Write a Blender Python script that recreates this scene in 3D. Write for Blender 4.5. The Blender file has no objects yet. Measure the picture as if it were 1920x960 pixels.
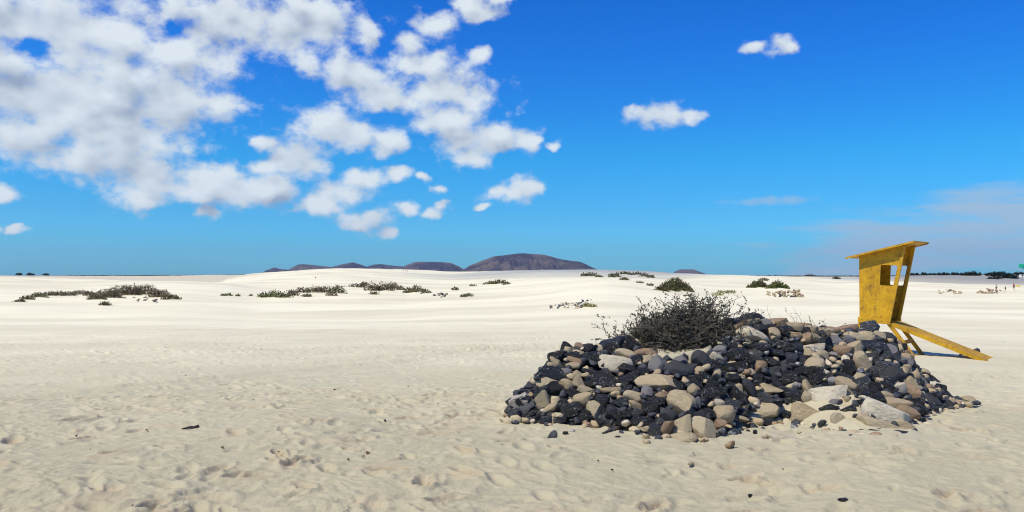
import bpy, math, random
import numpy as np
from mathutils import Matrix, Vector, Euler, Quaternion

random.seed(7)
RNG = np.random.default_rng(11)
S = bpy.context.scene
COL = S.collection
F = 1507.0; HOR = 516.0; EYE = 1.8

# ------------------------------------------------------------------ object helpers
def tag(o, label=None, cat=None, group=None, kind=None):
    if label: o['label'] = label
    if cat: o['category'] = cat
    if group: o['group'] = group
    if kind: o['kind'] = kind
    return o

def link(o, parent=None):
    COL.objects.link(o)
    if parent is not None: o.parent = parent
    return o

def mesh_np(name, V, Fc, mat=None, smooth=True):
    """V (n,3) array, Fc (m,k) array with k = 3 or 4, or a list of index lists"""
    me = bpy.data.meshes.new(name)
    if isinstance(Fc, np.ndarray):
        V = np.asarray(V, dtype=np.float32)
        k = Fc.shape[1]; m = Fc.shape[0]
        me.vertices.add(len(V)); me.vertices.foreach_set('co', V.ravel())
        me.loops.add(m * k); me.loops.foreach_set('vertex_index', Fc.astype(np.int32).ravel())
        me.polygons.add(m)
        me.polygons.foreach_set('loop_start', np.arange(0, m * k, k, dtype=np.int32))
        me.polygons.foreach_set('loop_total', np.full(m, k, dtype=np.int32))
        me.update(calc_edges=True)
    else:
        me.from_pydata([tuple(v) for v in V], [], [list(f) for f in Fc])
    me.polygons.foreach_set('use_smooth', np.full(len(me.polygons), bool(smooth)))
    if mat: me.materials.append(mat)
    me.update()
    return me

def obj(name, me, parent=None, loc=None):
    o = bpy.data.objects.new(name, me)
    link(o, parent)
    if loc is not None: o.location = loc
    return o

def empty(name, loc, rot=(0, 0, 0)):
    o = bpy.data.objects.new(name, None); o.empty_display_size = .3
    link(o); o.location = loc; o.rotation_euler = rot
    return o

class MB:
    def __init__(s): s.v = []; s.f = []
    def add(s, vs, fs):
        n = len(s.v); s.v += [tuple(v) for v in vs]; s.f += [[i + n for i in f] for f in fs]
    def box(s, x0, x1, y0, y1, z0, z1, M=None):
        vs = [(x0,y0,z0),(x1,y0,z0),(x1,y1,z0),(x0,y1,z0),(x0,y0,z1),(x1,y0,z1),(x1,y1,z1),(x0,y1,z1)]
        if M is not None: vs = [M @ Vector(v) for v in vs]
        s.add(vs, [(0,3,2,1),(4,5,6,7),(0,1,5,4),(1,2,6,5),(2,3,7,6),(3,0,4,7)])
    def bar(s, a, b, w, h):
        a = Vector(a); b = Vector(b); d = (b - a); L = d.length; d.normalize()
        up = Vector((0, 1, 0)); sx = d.cross(up).normalized(); up = sx.cross(d).normalized()
        M = Matrix((( sx.x, up.x, d.x, a.x),(sx.y, up.y, d.y, a.y),(sx.z, up.z, d.z, a.z),(0,0,0,1)))
        s.box(-w/2, w/2, -h/2, h/2, 0, L, M)
    def tube(s, pts, rads, n=5, cap=True):
        pts = [Vector(p) for p in pts]; base = len(s.v); k = len(pts)
        for i, p in enumerate(pts):
            d = (pts[min(i+1, k-1)] - pts[max(i-1, 0)]).normalized()
            a = d.orthogonal().normalized(); b = d.cross(a)
            for j in range(n):
                t = 2*math.pi*j/n
                s.v.append(tuple(p + (a*math.cos(t) + b*math.sin(t))*rads[i]))
        for i in range(k-1):
            for j in range(n):
                j2 = (j+1) % n
                s.f.append([base+i*n+j, base+i*n+j2, base+(i+1)*n+j2, base+(i+1)*n+j])
        if cap:
            s.f.append([base+j for j in range(n)][::-1]); s.f.append([base+(k-1)*n+j for j in range(n)])
    def build(s, name, mat, parent=None, smooth=False, bevel=0):
        me = mesh_np(name, s.v, s.f, mat, smooth)
        o = obj(name, me, parent)
        if bevel:
            b = o.modifiers.new('bevel', 'BEVEL'); b.width = bevel; b.segments = 2; b.limit_method = 'ANGLE'
        return o

# ------------------------------------------------------------------ noise in numpy
def _hash(ix, iy, seed):
    h = (ix.astype(np.int64)*374761393 + iy.astype(np.int64)*668265263 + seed*1442695041) & 0xFFFFFFFF
    h = ((h ^ (h >> 13)) * 1274126177) & 0xFFFFFFFF
    h = h ^ (h >> 16)
    return (h & 0xFFFF) / 65535.0
def pnoise(x, y, seed=0):
    x0 = np.floor(x); y0 = np.floor(y); fx = x-x0; fy = y-y0
    u = fx*fx*fx*(fx*(fx*6-15)+10); v = fy*fy*fy*(fy*(fy*6-15)+10)
    def g(ox, oy):
        a = _hash(x0+ox, y0+oy, seed)*2*np.pi
        return np.cos(a)*(fx-ox) + np.sin(a)*(fy-oy)
    n0 = g(0,0)*(1-u)+g(1,0)*u; n1 = g(0,1)*(1-u)+g(1,1)*u
    return (n0*(1-v)+n1*v)*1.5
def fbm(x, y, oct=4, seed=0, gain=.5):
    r = 0; a = 1
    for i in range(oct):
        r = r + a*pnoise(x*2**i+i*17.3, y*2**i-i*9.1, seed+i*7); a *= gain
    return r
def sst(a, b, x):
    t = np.clip((x-a)/(b-a), 0, 1); return t*t*(3-2*t)

# ------------------------------------------------------------------ terrain
def base_z(Y):
    return -1.7*(1-np.exp(-np.maximum(Y-8, 0)/55.0))
HUMMOCKS = []
RIDGES = [  # (depth, width in front, width behind, [(column, row of the crest)...])
  (330, 120, 90, [(395,545),(412,530),(430,521.5),(450,517),(470,513.5),(500,511),(550,508),(600,505.5),(640,504.5),(700,504.5),(760,505.5),(800,507),(840,509),(880,509),(920,508),(1000,507),(1120,506.3),(1200,508),(1260,512),(1330,514),(1400,516.5),(1480,519),(1560,521),(1700,530)]),
  (210, 80, 40, [(-900,519),(0,519),(100,521),(200,524),(290,527.5),(350,529),(430,531),(520,538),(600,544),(700,552),(800,560)]),
  (150, 55, 26, [(640,560),(740,554),(800,550),(840,546),(900,540.5),(960,534),(1050,527),(1140,521.5),(1190,521),(1250,523),(1300,526),(1400,531),(1500,538),(1600,547),(1640,552)]),
  (460, 190, 90, [(1480,524),(1550,520.5),(1650,519),(1720,517),(1790,516.7),(1850,516.2),(1890,519),(1920,520),(2600,520)]),
  (700, 200, 150, [(-900,516.4),(0,516.6),(150,517.4),(300,517.2),(380,516.4),(440,515.5),(500,516),(600,519)]),
]
# the stone heap, by column of the photograph: foot row, crest row, crest depth
HX   = [ 944, 965,1000,1020,1045,1070,1120,1180,1210,1260,1320,1350,1380,1400,1480,1560,1620,1650,1680,1705,1730,1780,1832]
HCR  = [ 782, 748, 714, 688, 664, 656, 656, 642, 650, 662, 654, 636, 610, 602, 612, 622, 624, 632, 646, 680, 712, 746, 758]
HDR  = [10.2,10.3,10.5,10.6,10.9,11.0,11.1,11.3,11.1,10.9,11.1,11.4,11.7,11.8,12.0,12.2,12.3,12.3,12.3,12.2,12.1,12.0,12.0]
HFX  = [ 944,1000,1060,1130,1200,1290,1350,1400,1450,1500,1560,1650,1715,1735,1765,1800,1832]
HFR  = [ 782, 792, 797, 802, 817, 826, 824, 803, 795, 797, 812, 822, 820, 795, 776, 762, 757]
def row_depth_base(row):
    Y = np.full(np.shape(row), 10.0)
    for _ in range(12): Y = F*(EYE-base_z(Y))/(row-HOR)
    return Y
def heap_z(X, Y):
    """height of the heap's surface above the sand around it, zero off the heap"""
    Ys = np.maximum(Y, .1); px = 960+F*X/Ys
    Df = row_depth_base(np.interp(px, HFX, HFR)); Dr = np.interp(px, HX, HDR)
    Df = np.minimum(Df, Dr-.15)
    zr = EYE-(np.interp(px, HX, HCR)-HOR)*Dr/F; bz = base_z(Y)
    hr = np.maximum(zr-bz, 0)
    f = (Y-Df)/(Dr-Df)
    up = np.clip(f, 0, 1)**.8
    inner = sst(1190, 1230, px)*sst(1370, 1330, px)
    dn = 1-np.clip((Y-Dr-(.25+.9*inner))/(1.5), 0, 1)
    dn = dn*dn*(3-2*dn)
    ed = sst(944, 965, px)*sst(1834, 1800, px)
    h = hr*np.where(f < 1, up, dn)*ed
    return np.where((f > 0) & (Y > 5) & (Y < 16), h, 0), f, px
def terrain(X, Y):
    """large shapes only"""
    X = np.asarray(X, float); Y = np.asarray(Y, float)
    R = np.hypot(X, Y)
    Yd = np.maximum(Y, R*.42)
    t = X/Yd; px = 960+F*t
    bz = base_z(Yd); hs4 = np.zeros_like(bz)
    for d, wf, wb, prof in RIDGES:
        dd = d*(1+.10*np.sin(px/170.0+d)+.05*np.sin(px/61.0+d*2))
        row = np.interp(px, [p[0] for p in prof], [p[1] for p in prof])
        zc = EYE-(row-HOR)*dd/F
        h = np.maximum(zc-base_z(dd), 0)
        q = (Yd-dd)/np.where(Yd < dd, wf, wb)
        fall = np.exp(-np.abs(q)**1.9*1.1)
        hs4 = hs4+(h*fall)**5
    z = bz+hs4**.2
    big = fbm(X/45.0, Y/30.0, 3, 3)
    z = z+(big*.34+fbm(X/16.0, Y/9.0, 3, 13)*.13)*sst(26, 70, Yd)*sst(900, 500, Yd)
    # far flat land beyond the dunes
    hz, f, p = heap_z(X, Y)
    core = np.maximum(hz-.20, 0)
    inner = sst(1190, 1225, p)*sst(1365, 1330, p)*sst(.80, .95, f)
    core = np.where(hz > 0, np.maximum(core, hz*inner*.97), 0)
    sandy = sst(1370, 1430, p)*sst(1660, 1600, p)*sst(.42, .28, f)
    core = np.where(hz > 0, np.maximum(core, hz*sandy*.82), 0)
    # a little sand banked up round the hut
    z = z+.10*np.exp(-(((X-11.5)/2.2)**2+((Y-19.6)/1.3)**2))
    return z+core
def tz(x, y): return float(terrain(np.array([x]), np.array([y]))[0])
_Ymarch = np.concatenate([np.arange(4, 30, .04), np.arange(30, 120, .2), np.arange(120, 900, 1.0), np.arange(900, 7000, 25)])
def ground_at(px, row, mind=0):
    Y = _Ymarch; X = (px-960)/F*Y; zr = EYE-(row-HOR)*Y/F
    g = terrain(X, Y)
    ok = np.nonzero((zr <= g) & (Y >= mind))[0]
    i = ok[0] if len(ok) else len(Y)-1
    return Vector((float(X[i]), float(Y[i]), float(g[i])))

# ------------------------------------------------------------------ materials
class NT:
    def __init__(s, nt): s.nt = nt
    def n(s, typ, **k):
        nd = s.nt.nodes.new(typ)
        ins = k.pop('ins', {})
        for a, v in k.items(): setattr(nd, a, v)
        for a, v in ins.items():
            if isinstance(v, bpy.types.NodeSocket): s.nt.links.new(v, nd.inputs[a])
            else: nd.inputs[a].default_value = v
        return nd
    def math(s, op, a, b=None, c=None, clamp=False):
        nd = s.nt.nodes.new('ShaderNodeMath'); nd.operation = op; nd.use_clamp = clamp
        for i, v in enumerate((a, b, c)):
            if v is None: continue
            if isinstance(v, bpy.types.NodeSocket): s.nt.links.new(v, nd.inputs[i])
            else: nd.inputs[i].default_value = v
        return nd.outputs[0]
    def vm(s, op, a, b=None, out=0):
        nd = s.nt.nodes.new('ShaderNodeVectorMath'); nd.operation = op
        for i, v in enumerate((a, b)):
            if v is None: continue
            if isinstance(v, bpy.types.NodeSocket): s.nt.links.new(v, nd.inputs[i])
            else: nd.inputs[i].default_value = v
        return nd.outputs[out]
    def mix(s, fac, a, b, blend='MIX'):
        nd = s.nt.nodes.new('ShaderNodeMix'); nd.data_type = 'RGBA'; nd.blend_type = blend
        for i, v in ((0, fac), (6, a), (7, b)):
            if isinstance(v, bpy.types.NodeSocket): s.nt.links.new(v, nd.inputs[i])
            elif i == 0: nd.inputs[0].default_value = v
            else: nd.inputs[i].default_value = (*v, 1)
        return nd.outputs[2]
    def sstep(s, x, a, b):
        nd = s.nt.nodes.new('ShaderNodeMapRange'); nd.interpolation_type = 'SMOOTHSTEP'
        s.nt.links.new(x, nd.inputs[0]); nd.inputs[1].default_value = a; nd.inputs[2].default_value = b
        return nd.outputs[0]
    def noise(s, vec, scale, detail=4, rough=.5, dist=0):
        nd = s.n('ShaderNodeTexNoise', ins={'Vector': vec, 'Scale': scale, 'Detail': detail, 'Roughness': rough, 'Distortion': dist})
        return nd.outputs[0]

def new_mat(name, rough=.8, spec=.3):
    m = bpy.data.materials.new(name); m.use_nodes = True
    nt = m.node_tree; b = nt.nodes['Principled BSDF']
    b.inputs['Roughness'].default_value = rough; b.inputs['Specular IOR Level'].default_value = spec
    N = NT(nt); N.b = b
    return m, N
def setc(N, c): N.nt.links.new(c, N.b.inputs['Base Color'])
def bump(N, h, strength, dist):
    bn = N.n('ShaderNodeBump', ins={'Height': h, 'Strength': strength, 'Distance': dist})
    N.nt.links.new(bn.outputs[0], N.b.inputs['Normal'])
    return bn

def mat_sand():
    m, N = new_mat('sand', .95, .15)
    geo = N.n('ShaderNodeNewGeometry'); P = geo.outputs['Position']
    sep = N.n('ShaderNodeSeparateXYZ', ins={0: P})
    d = N.vm('LENGTH', P, out=1)
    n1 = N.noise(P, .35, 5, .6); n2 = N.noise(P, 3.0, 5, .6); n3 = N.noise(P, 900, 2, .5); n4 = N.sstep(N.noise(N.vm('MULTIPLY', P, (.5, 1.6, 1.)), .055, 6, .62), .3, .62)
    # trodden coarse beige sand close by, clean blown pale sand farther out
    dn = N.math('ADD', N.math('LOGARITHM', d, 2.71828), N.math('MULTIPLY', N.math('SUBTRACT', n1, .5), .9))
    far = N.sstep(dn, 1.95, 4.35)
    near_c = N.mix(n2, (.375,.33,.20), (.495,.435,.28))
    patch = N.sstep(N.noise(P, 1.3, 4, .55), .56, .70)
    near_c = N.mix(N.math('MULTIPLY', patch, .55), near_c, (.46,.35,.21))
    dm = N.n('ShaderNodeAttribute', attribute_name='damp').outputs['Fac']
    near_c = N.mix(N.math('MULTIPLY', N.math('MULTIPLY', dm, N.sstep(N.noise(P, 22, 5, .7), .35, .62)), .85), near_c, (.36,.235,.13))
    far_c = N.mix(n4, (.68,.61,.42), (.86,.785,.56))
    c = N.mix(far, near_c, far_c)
    # cloud shade on the far dunes, put into a greyer sand colour
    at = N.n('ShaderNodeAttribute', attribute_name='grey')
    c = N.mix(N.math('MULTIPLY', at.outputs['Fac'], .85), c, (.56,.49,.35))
    c = N.mix(N.math('MULTIPLY', N.sstep(N.noise(P, 55, 3, .6), .66, .74), N.math('SUBTRACT', .45, N.math('MULTIPLY', far, .45))), c, (.25,.18,.12))
    c = N.mix(.10, c, N.mix(n3, (.25,.2,.15), (.9,.85,.75)), 'MIX')
    scrub = N.n('ShaderNodeAttribute', attribute_name='scrub')
    sc = N.math('MULTIPLY', scrub.outputs['Fac'], N.sstep(N.noise(P, .012, 5, .6), .38, .5))
    c = N.mix(sc, c, (.045,.05,.035))
    setc(N, c)
    nb = N.noise(P, 60, 6, .65); nf = N.noise(P, 9, 5, .6)
    h = N.math('ADD', N.math('MULTIPLY', nb, .35), nf)
    bn = bump(N, h, .55, .028)
    N.nt.links.new(N.math('SUBTRACT', .75, N.math('MULTIPLY', far, .5)), bn.inputs['Strength'])
    return m

def mat_black():
    m, N = new_mat('black_lava', .45, .5)
    tc = N.n('ShaderNodeTexCoord'); oi = N.n('ShaderNodeObjectInfo')
    P = N.vm('ADD', tc.outputs['Object'], N.n('ShaderNodeCombineXYZ', ins={0: N.math('MULTIPLY', oi.outputs['Random'], 37.0), 1: 0.0, 2: 0.0}).outputs[0])
    r = oi.outputs['Random']
    n1 = N.noise(P, 2.2, 6, .65)
    base = N.mix(n1, (.005,.0053,.006), (.026,.0265,.029))
    base = N.mix(N.math('MULTIPLY', N.sstep(r, .72, .95), .55), base, (.095,.10,.115))
    spk = N.sstep(N.noise(P, 5.0, 8, .75), .55, .62)
    msk = N.sstep(N.noise(P, .9, 3, .5), .40, .60)
    c = N.mix(N.math('MULTIPLY', N.math('MULTIPLY', spk, msk), .9), base, (.55,.53,.50))
    setc(N, c)
    vor = N.n('ShaderNodeTexVoronoi', ins={'Vector': P, 'Scale': 9.0}).outputs[0]
    h = N.math('ADD', N.math('MULTIPLY', vor, .7), N.noise(P, 6, 8, .7))
    bump(N, h, .9, .05)
    N.nt.links.new(N.math('ADD', .18, N.sstep(N.noise(P, 7, 4, .6), .3, .8)), N.b.inputs['Roughness'])
    return m
def mat_tan(name, c0, c1, c2, pits=.5):
    m, N = new_mat(name, .88, .25)
    tc = N.n('ShaderNodeTexCoord'); oi = N.n('ShaderNodeObjectInfo')
    P = N.vm('ADD', tc.outputs['Object'], N.n('ShaderNodeCombineXYZ', ins={0: N.math('MULTIPLY', oi.outputs['Random'], 37.0), 1: 0.0, 2: 0.0}).outputs[0])
    base = N.mix(N.noise(P, 1.3, 5, .6), c0, c1)
    base = N.mix(N.math('MULTIPLY', oi.outputs['Random'], .75), base, c2)
    st = N.sstep(N.noise(P, 3.2, 7, .7), .58, .72)
    base = N.mix(N.math('MULTIPLY', st, .5), base, (.14,.10,.075))
    dk = N.sstep(N.noise(P, 14, 4, .6), .67, .74)
    base = N.mix(N.math('MULTIPLY', dk, pits), base, (.06,.05,.04))
    setc(N, base)
    h = N.math('ADD', N.noise(P, 3, 8, .65), N.math('MULTIPLY', N.sstep(N.noise(P, 13, 3, .5), .62, .55), .35))
    bump(N, h, .7, .05)
    return m
def mat_mottled():
    m, N = new_mat('mottled_rock', .8, .3)
    P = N.n('ShaderNodeTexCoord').outputs['Object']
    k = N.sstep(N.noise(P, 1.7, 7, .65), .49, .55)
    c = N.mix(k, (.50,.44,.36), (.022,.024,.03)); setc(N, c)
    bump(N, N.noise(P, 4, 8, .7), .9, .06)
    return m
def mat_simple(name, c0, c1, scale=5, rough=.8, b=.3, spec=.3, bd=.02):
    m, N = new_mat(name, rough, spec)
    P = N.n('ShaderNodeTexCoord').outputs['Object']
    n = N.noise(P, scale, 5, .6)
    setc(N, N.mix(N.sstep(n, .3, .7), c0, c1))
    if b: bump(N, N.noise(P, scale*3, 5, .6), b, bd)
    return m
def mat_yellow():
    m, N = new_mat('yellow_paint', .6, .35)
    P = N.n('ShaderNodeTexCoord').outputs['Object']
    n1 = N.noise(P, 2.2, 6, .65, .4); n2 = N.noise(N.vm('MULTIPLY', P, (9., 9., 1.5)), 1.0, 5, .6); n3 = N.noise(P, 7, 6, .7)
    c = N.mix(N.sstep(n1, .38, .62), (.47,.25,.005), (.61,.335,.007))
    c = N.mix(N.math('MULTIPLY', N.sstep(n3, .48, .68), .75), c, (.20,.105,.015))
    c = N.mix(N.math('MULTIPLY', N.sstep(n2, .52, .72), .5), c, (.15,.08,.02))
    spots = N.sstep(N.noise(P, 16, 3, .5), .70, .76)
    c = N.mix(N.math('MULTIPLY', spots, .6), c, (.09,.06,.03))
    setc(N, c); bump(N, N.math('ADD', n2, n3), .3, .01)
    return m
def mat_leaf(name, ca, cb, cc=None):
    m, N = new_mat(name, .75, .25)
    P = N.n('ShaderNodeNewGeometry').outputs['Position']
    rnd = N.n('ShaderNodeNewGeometry').outputs['Random Per Island']
    c = N.mix(rnd, ca, cb)
    if cc: c = N.mix(N.sstep(N.noise(P, .6, 4, .6), .5, .62), c, cc)
    setc(N, c)
    return m
def mat_hill():
    m, N = new_mat('volcanic_slope', .95, .1)
    P = N.n('ShaderNodeNewGeometry').outputs['Position']
    n = N.noise(P, .0035, 7, .6); n2 = N.noise(N.vm('MULTIPLY', P, (1., 1., .25)), .014, 6, .65)
    c = N.mix(N.sstep(n, .40, .62), (.040,.034,.042), (.135,.10,.08))
    c = N.mix(N.math('MULTIPLY', N.sstep(n2, .5, .7), .5), c, (.19,.15,.11))
    setc(N, c); bump(N, n2, .8, 30.)
    return m

M = dict(
    sand=mat_sand(), K=mat_black(),
    T=mat_tan('tan_stone', (.40,.315,.19), (.53,.44,.29), (.43,.32,.19)),
    W=mat_tan('pale_stone', (.56,.49,.36), (.68,.61,.47), (.58,.48,.33), .25),
    B=mat_tan('brown_stone', (.25,.17,.10), (.40,.28,.175), (.34,.22,.13)),
    G=mat_tan('grey_stone', (.17,.16,.155), (.27,.255,.245), (.22,.20,.19), .7),
    D=mat_tan('slate_stone', (.034,.035,.038), (.070,.072,.074), (.055,.056,.058), .5),
    M=mat_mottled(), Y=mat_yellow(), hill=mat_hill(),
    twig=mat_simple('grey_twig', (.05,.038,.03), (.19,.155,.12), 6, .85),
    bleached=mat_simple('bleached_twig', (.30,.26,.22), (.50,.45,.39), 6, .8),
    sprig=mat_leaf('dark_sprig', (.028,.032,.02), (.105,.095,.065)),
    driftwood=mat_simple('driftwood', (.05,.04,.03), (.16,.12,.09), 20, .85),
    olive=mat_leaf('olive_leaf', (.06,.066,.02), (.20,.185,.065), (.20,.15,.075)),
    greenish=mat_leaf('green_leaf', (.06,.078,.018), (.19,.20,.05)),
    brownish=mat_leaf('dry_leaf', (.085,.062,.036), (.27,.20,.115), (.15,.145,.055)),
    yellowish=mat_leaf('yellow_leaf', (.16,.16,.03), (.32,.30,.07)),
    darktree=mat_leaf('dark_leaf', (.010,.016,.010), (.035,.045,.022)),
    white=mat_simple('white_render', (.72,.71,.68), (.82,.81,.78), 1, .85, 0),
    glass=mat_simple('dark_pane', (.03,.04,.05), (.05,.06,.08), 1, .15, 0, .6),
    flag=mat_simple('green_cloth', (.01,.33,.20), (.015,.42,.26), 2, .7, 0),
    metal=mat_simple('galvanised', (.45,.46,.47), (.55,.55,.56), 5, .5, 0),
    skin=mat_simple('skin', (.42,.24,.16), (.48,.28,.19), 3, .6, 0),
    hair=mat_simple('dark_hair', (.03,.02,.015), (.05,.035,.025), 9, .7, 0),
    red=mat_simple('red_cloth', (.45,.03,.02), (.55,.05,.03), 4, .8, 0),
    yel=mat_simple('yellow_cloth', (.8,.5,.03), (.85,.56,.05), 4, .8, 0),
    dark=mat_simple('dark_cloth', (.02,.022,.03), (.04,.04,.05), 4, .8, 0),
    pale=mat_simple('pale_cloth', (.55,.56,.58), (.65,.65,.66), 4, .8, 0),
    roof=mat_simple('roof_grey', (.3,.27,.24), (.38,.34,.30), 2, .85, 0),
)

# ------------------------------------------------------------------ ground sheet
def build_ground():
    def geo(a, b, q):
        n = max(2, int(math.log(b/a)/q)); return np.exp(np.linspace(math.log(a), math.log(b), n, endpoint=False))
    R = np.concatenate([geo(.5, 4.5, .03), geo(4.5, 16, .0026), geo(16, 60, .0055), geo(60, 750, .011), geo(750, 14000, .045), [14000]])
    A = np.concatenate([np.linspace(-40, 40, 1300), np.linspace(40, 320, 130)[1:-1]])
    A = np.radians(A); nr, na = len(R), len(A)
    X = R[:, None]*np.sin(A)[None, :]; Y = R[:, None]*np.cos(A)[None, :]
    Z = terrain(X, Y)
    # sand blown up round the bushes
    far_rows = R > 45
    Xf = X[far_rows]; Yf = Y[far_rows]; Zf = Z[far_rows].copy()
    add = np.zeros_like(Zf)
    for (hx_, hy_, rx_, ry_, hh_) in HUMMOCKS:
        i0, i1 = np.searchsorted(R[far_rows], [math.hypot(hx_, hy_)-ry_*4-5, math.hypot(hx_, hy_)+ry_*4+5])
        e = hh_*np.exp(-((Xf[i0:i1]-hx_)/rx_)**2-((Yf[i0:i1]-hy_)/ry_)**2)
        add[i0:i1] = np.maximum(add[i0:i1], e)
    Z[far_rows] = Zf+add
    # relief of trodden sand
    att = sst(55, 14, R)[:, None]
    hz, hf, hp = heap_z(X, Y)
    calm = 1-.6*sst(.02, .25, hz)
    wx = pnoise(X*1.1, Y*1.1, 91)*.35; wy = pnoise(X*1.1+7, Y*1.1-3, 92)*.35
    n_a = fbm((X+wx)*1.7, (Y+wy)*2.0, 3, 21); n_b = fbm((X-wy)*4.2, (Y+wx)*4.8, 3, 31)
    rough = .55+.45*sst(-.3, .4, pnoise(X*.22, Y*.3, 77))
    # a smoother, wind and wheel swept band crosses the middle distance
    band = np.exp(-((Y-(17.5+.55*X*.35))/3.0)**2)
    rough = rough*(1-.65*band)
    soft = 1-np.abs(n_a)*1.6
    n_c = fbm(X*11, Y*12, 2, 41)
    Z = Z+(soft*.019+n_b*.018+n_c*.006*sst(26, 10, R)[:, None])*rough*calm*att
    Z = Z+fbm(X*.35, Y*.45, 2, 5)*.05*sst(80, 20, R)[:, None]
    # wheel ruts
    rr = np.zeros_like(Z)
    for (pa, pb, w, dp) in [((0,750),(1050,652),.22,.042), ((0,728),(1050,642),.20,.034), ((0,700),(1100,632),.20,.026), ((0,775),(900,680),.12,.016), ((0,636),(900,600),.34,.045), ((0,650),(900,607),.34,.045),
                            ((780,588),(1160,572),.2,.05), ((820,597),(1180,578),.2,.05)]:
        a = ground_at(*pa); b = ground_at(*pb); d = (b-a); L = d.length; d.normalize()
        s = (X-a.x)*d.x+(Y-a.y)*d.y; q = -(X-a.x)*d.y+(Y-a.y)*d.x+.25*np.sin(s*.25+pa[1])
        prof = -np.exp(-(q/w)**2)+.55*np.exp(-((np.abs(q)-w*1.9)/(w*.7))**2)
        rr += prof*dp*1.7*sst(-4, 2, s)*sst(L+6, L-2, s)*(.7+.5*pnoise(s*.8, q*0+pa[1], 8))
    Z = Z+rr
    damp = np.zeros_like(Z)
    # single footprints
    AF = A[:1300]
    rng = random.Random(5)
    prints = []
    for k in range(95):
        x = rng.uniform(-9, 11); y = rng.uniform(3.5, 26); h = rng.uniform(0, 6.28)
        if rng.random() < .6: h = rng.choice([.25, 3.4])+rng.gauss(0, .35)
        for i in range(rng.randint(6, 26)):
            sd = .10 if i % 2 else -.10
            prints.append((x-math.sin(h)*sd, y+math.cos(h)*sd, h+rng.gauss(0, .15), 1))
            x += math.cos(h)*.62; y += math.sin(h)*.62; h += rng.gauss(0, .10)
    for k in range(1000):
        y = 4+22*rng.random()**1.5; prints.append((rng.uniform(-.75, .75)*y, y, rng.uniform(0, 6.28), rng.uniform(.5, 1.25)))
    for (x, y, h, sc) in prints:
        r = math.hypot(x, y); az = math.atan2(x, y)
        if y < 3 or abs(math.degrees(az)) > 39 or r > 40: continue
        w = .36*sc
        i0, i1 = np.searchsorted(R, [r-w, r+w]); j0, j1 = np.searchsorted(AF, [az-w/r, az+w/r])
        if i1 <= i0 or j1 <= j0: continue
        dx = X[i0:i1, j0:j1]-x; dy = Y[i0:i1, j0:j1]-y
        ch, sh = math.cos(h), math.sin(h)
        u = (dx*ch+dy*sh)/(.135*sc); v = (-dx*sh+dy*ch)/(.055*sc)
        q = np.sqrt(u*u+v*v)
        dent = -np.exp(-q**3*.8)+.42*np.exp(-((q-1.75)/.5)**2)*(1+.5*u/ (q+.3))
        bandf = 1-.6*math.exp(-((y-(17.5+.19*x))/3.0)**2)
        dep = (.013+.014*rng.random())*sc*bandf*(1 if rng.random() > .2 else 2.2)
        if dep > .030: damp[i0:i1, j0:j1] = np.maximum(damp[i0:i1, j0:j1], np.exp(-((u/1.5)**2+(v/1.9)**2))*min(1, (dep-.03)*45+.45))
        Z[i0:i1, j0:j1] += dent*dep*calm[i0:i1, j0:j1]
    V = np.stack([X, Y, Z], -1).reshape(-1, 3)
    idx = np.arange(nr*na).reshape(nr, na)
    nxt = np.roll(idx, -1, axis=1)
    Q = np.stack([idx[:-1], nxt[:-1], nxt[1:], idx[1:]], -1).reshape(-1, 4)[:, ::-1]
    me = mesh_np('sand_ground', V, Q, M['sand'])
    # closing fan at the centre
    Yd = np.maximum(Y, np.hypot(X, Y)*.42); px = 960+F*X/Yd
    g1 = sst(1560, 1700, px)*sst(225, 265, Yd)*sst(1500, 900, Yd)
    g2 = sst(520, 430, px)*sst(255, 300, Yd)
    grey = np.clip(np.maximum(g1, g2), 0, 1)  # mask of the painted cloud shade, far right and far left
    scrub = sst(650, 950, Yd)
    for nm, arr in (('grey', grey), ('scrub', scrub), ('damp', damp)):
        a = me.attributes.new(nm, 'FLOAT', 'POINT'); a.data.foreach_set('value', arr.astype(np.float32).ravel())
    o = obj('sand_ground', me); tag(o, kind='structure')
    mb = MB(); n = 40
    c = [(math.sin(2*math.pi*i/n)*.52, math.cos(2*math.pi*i/n)*.52, -.01) for i in range(n)]
    return o

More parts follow.
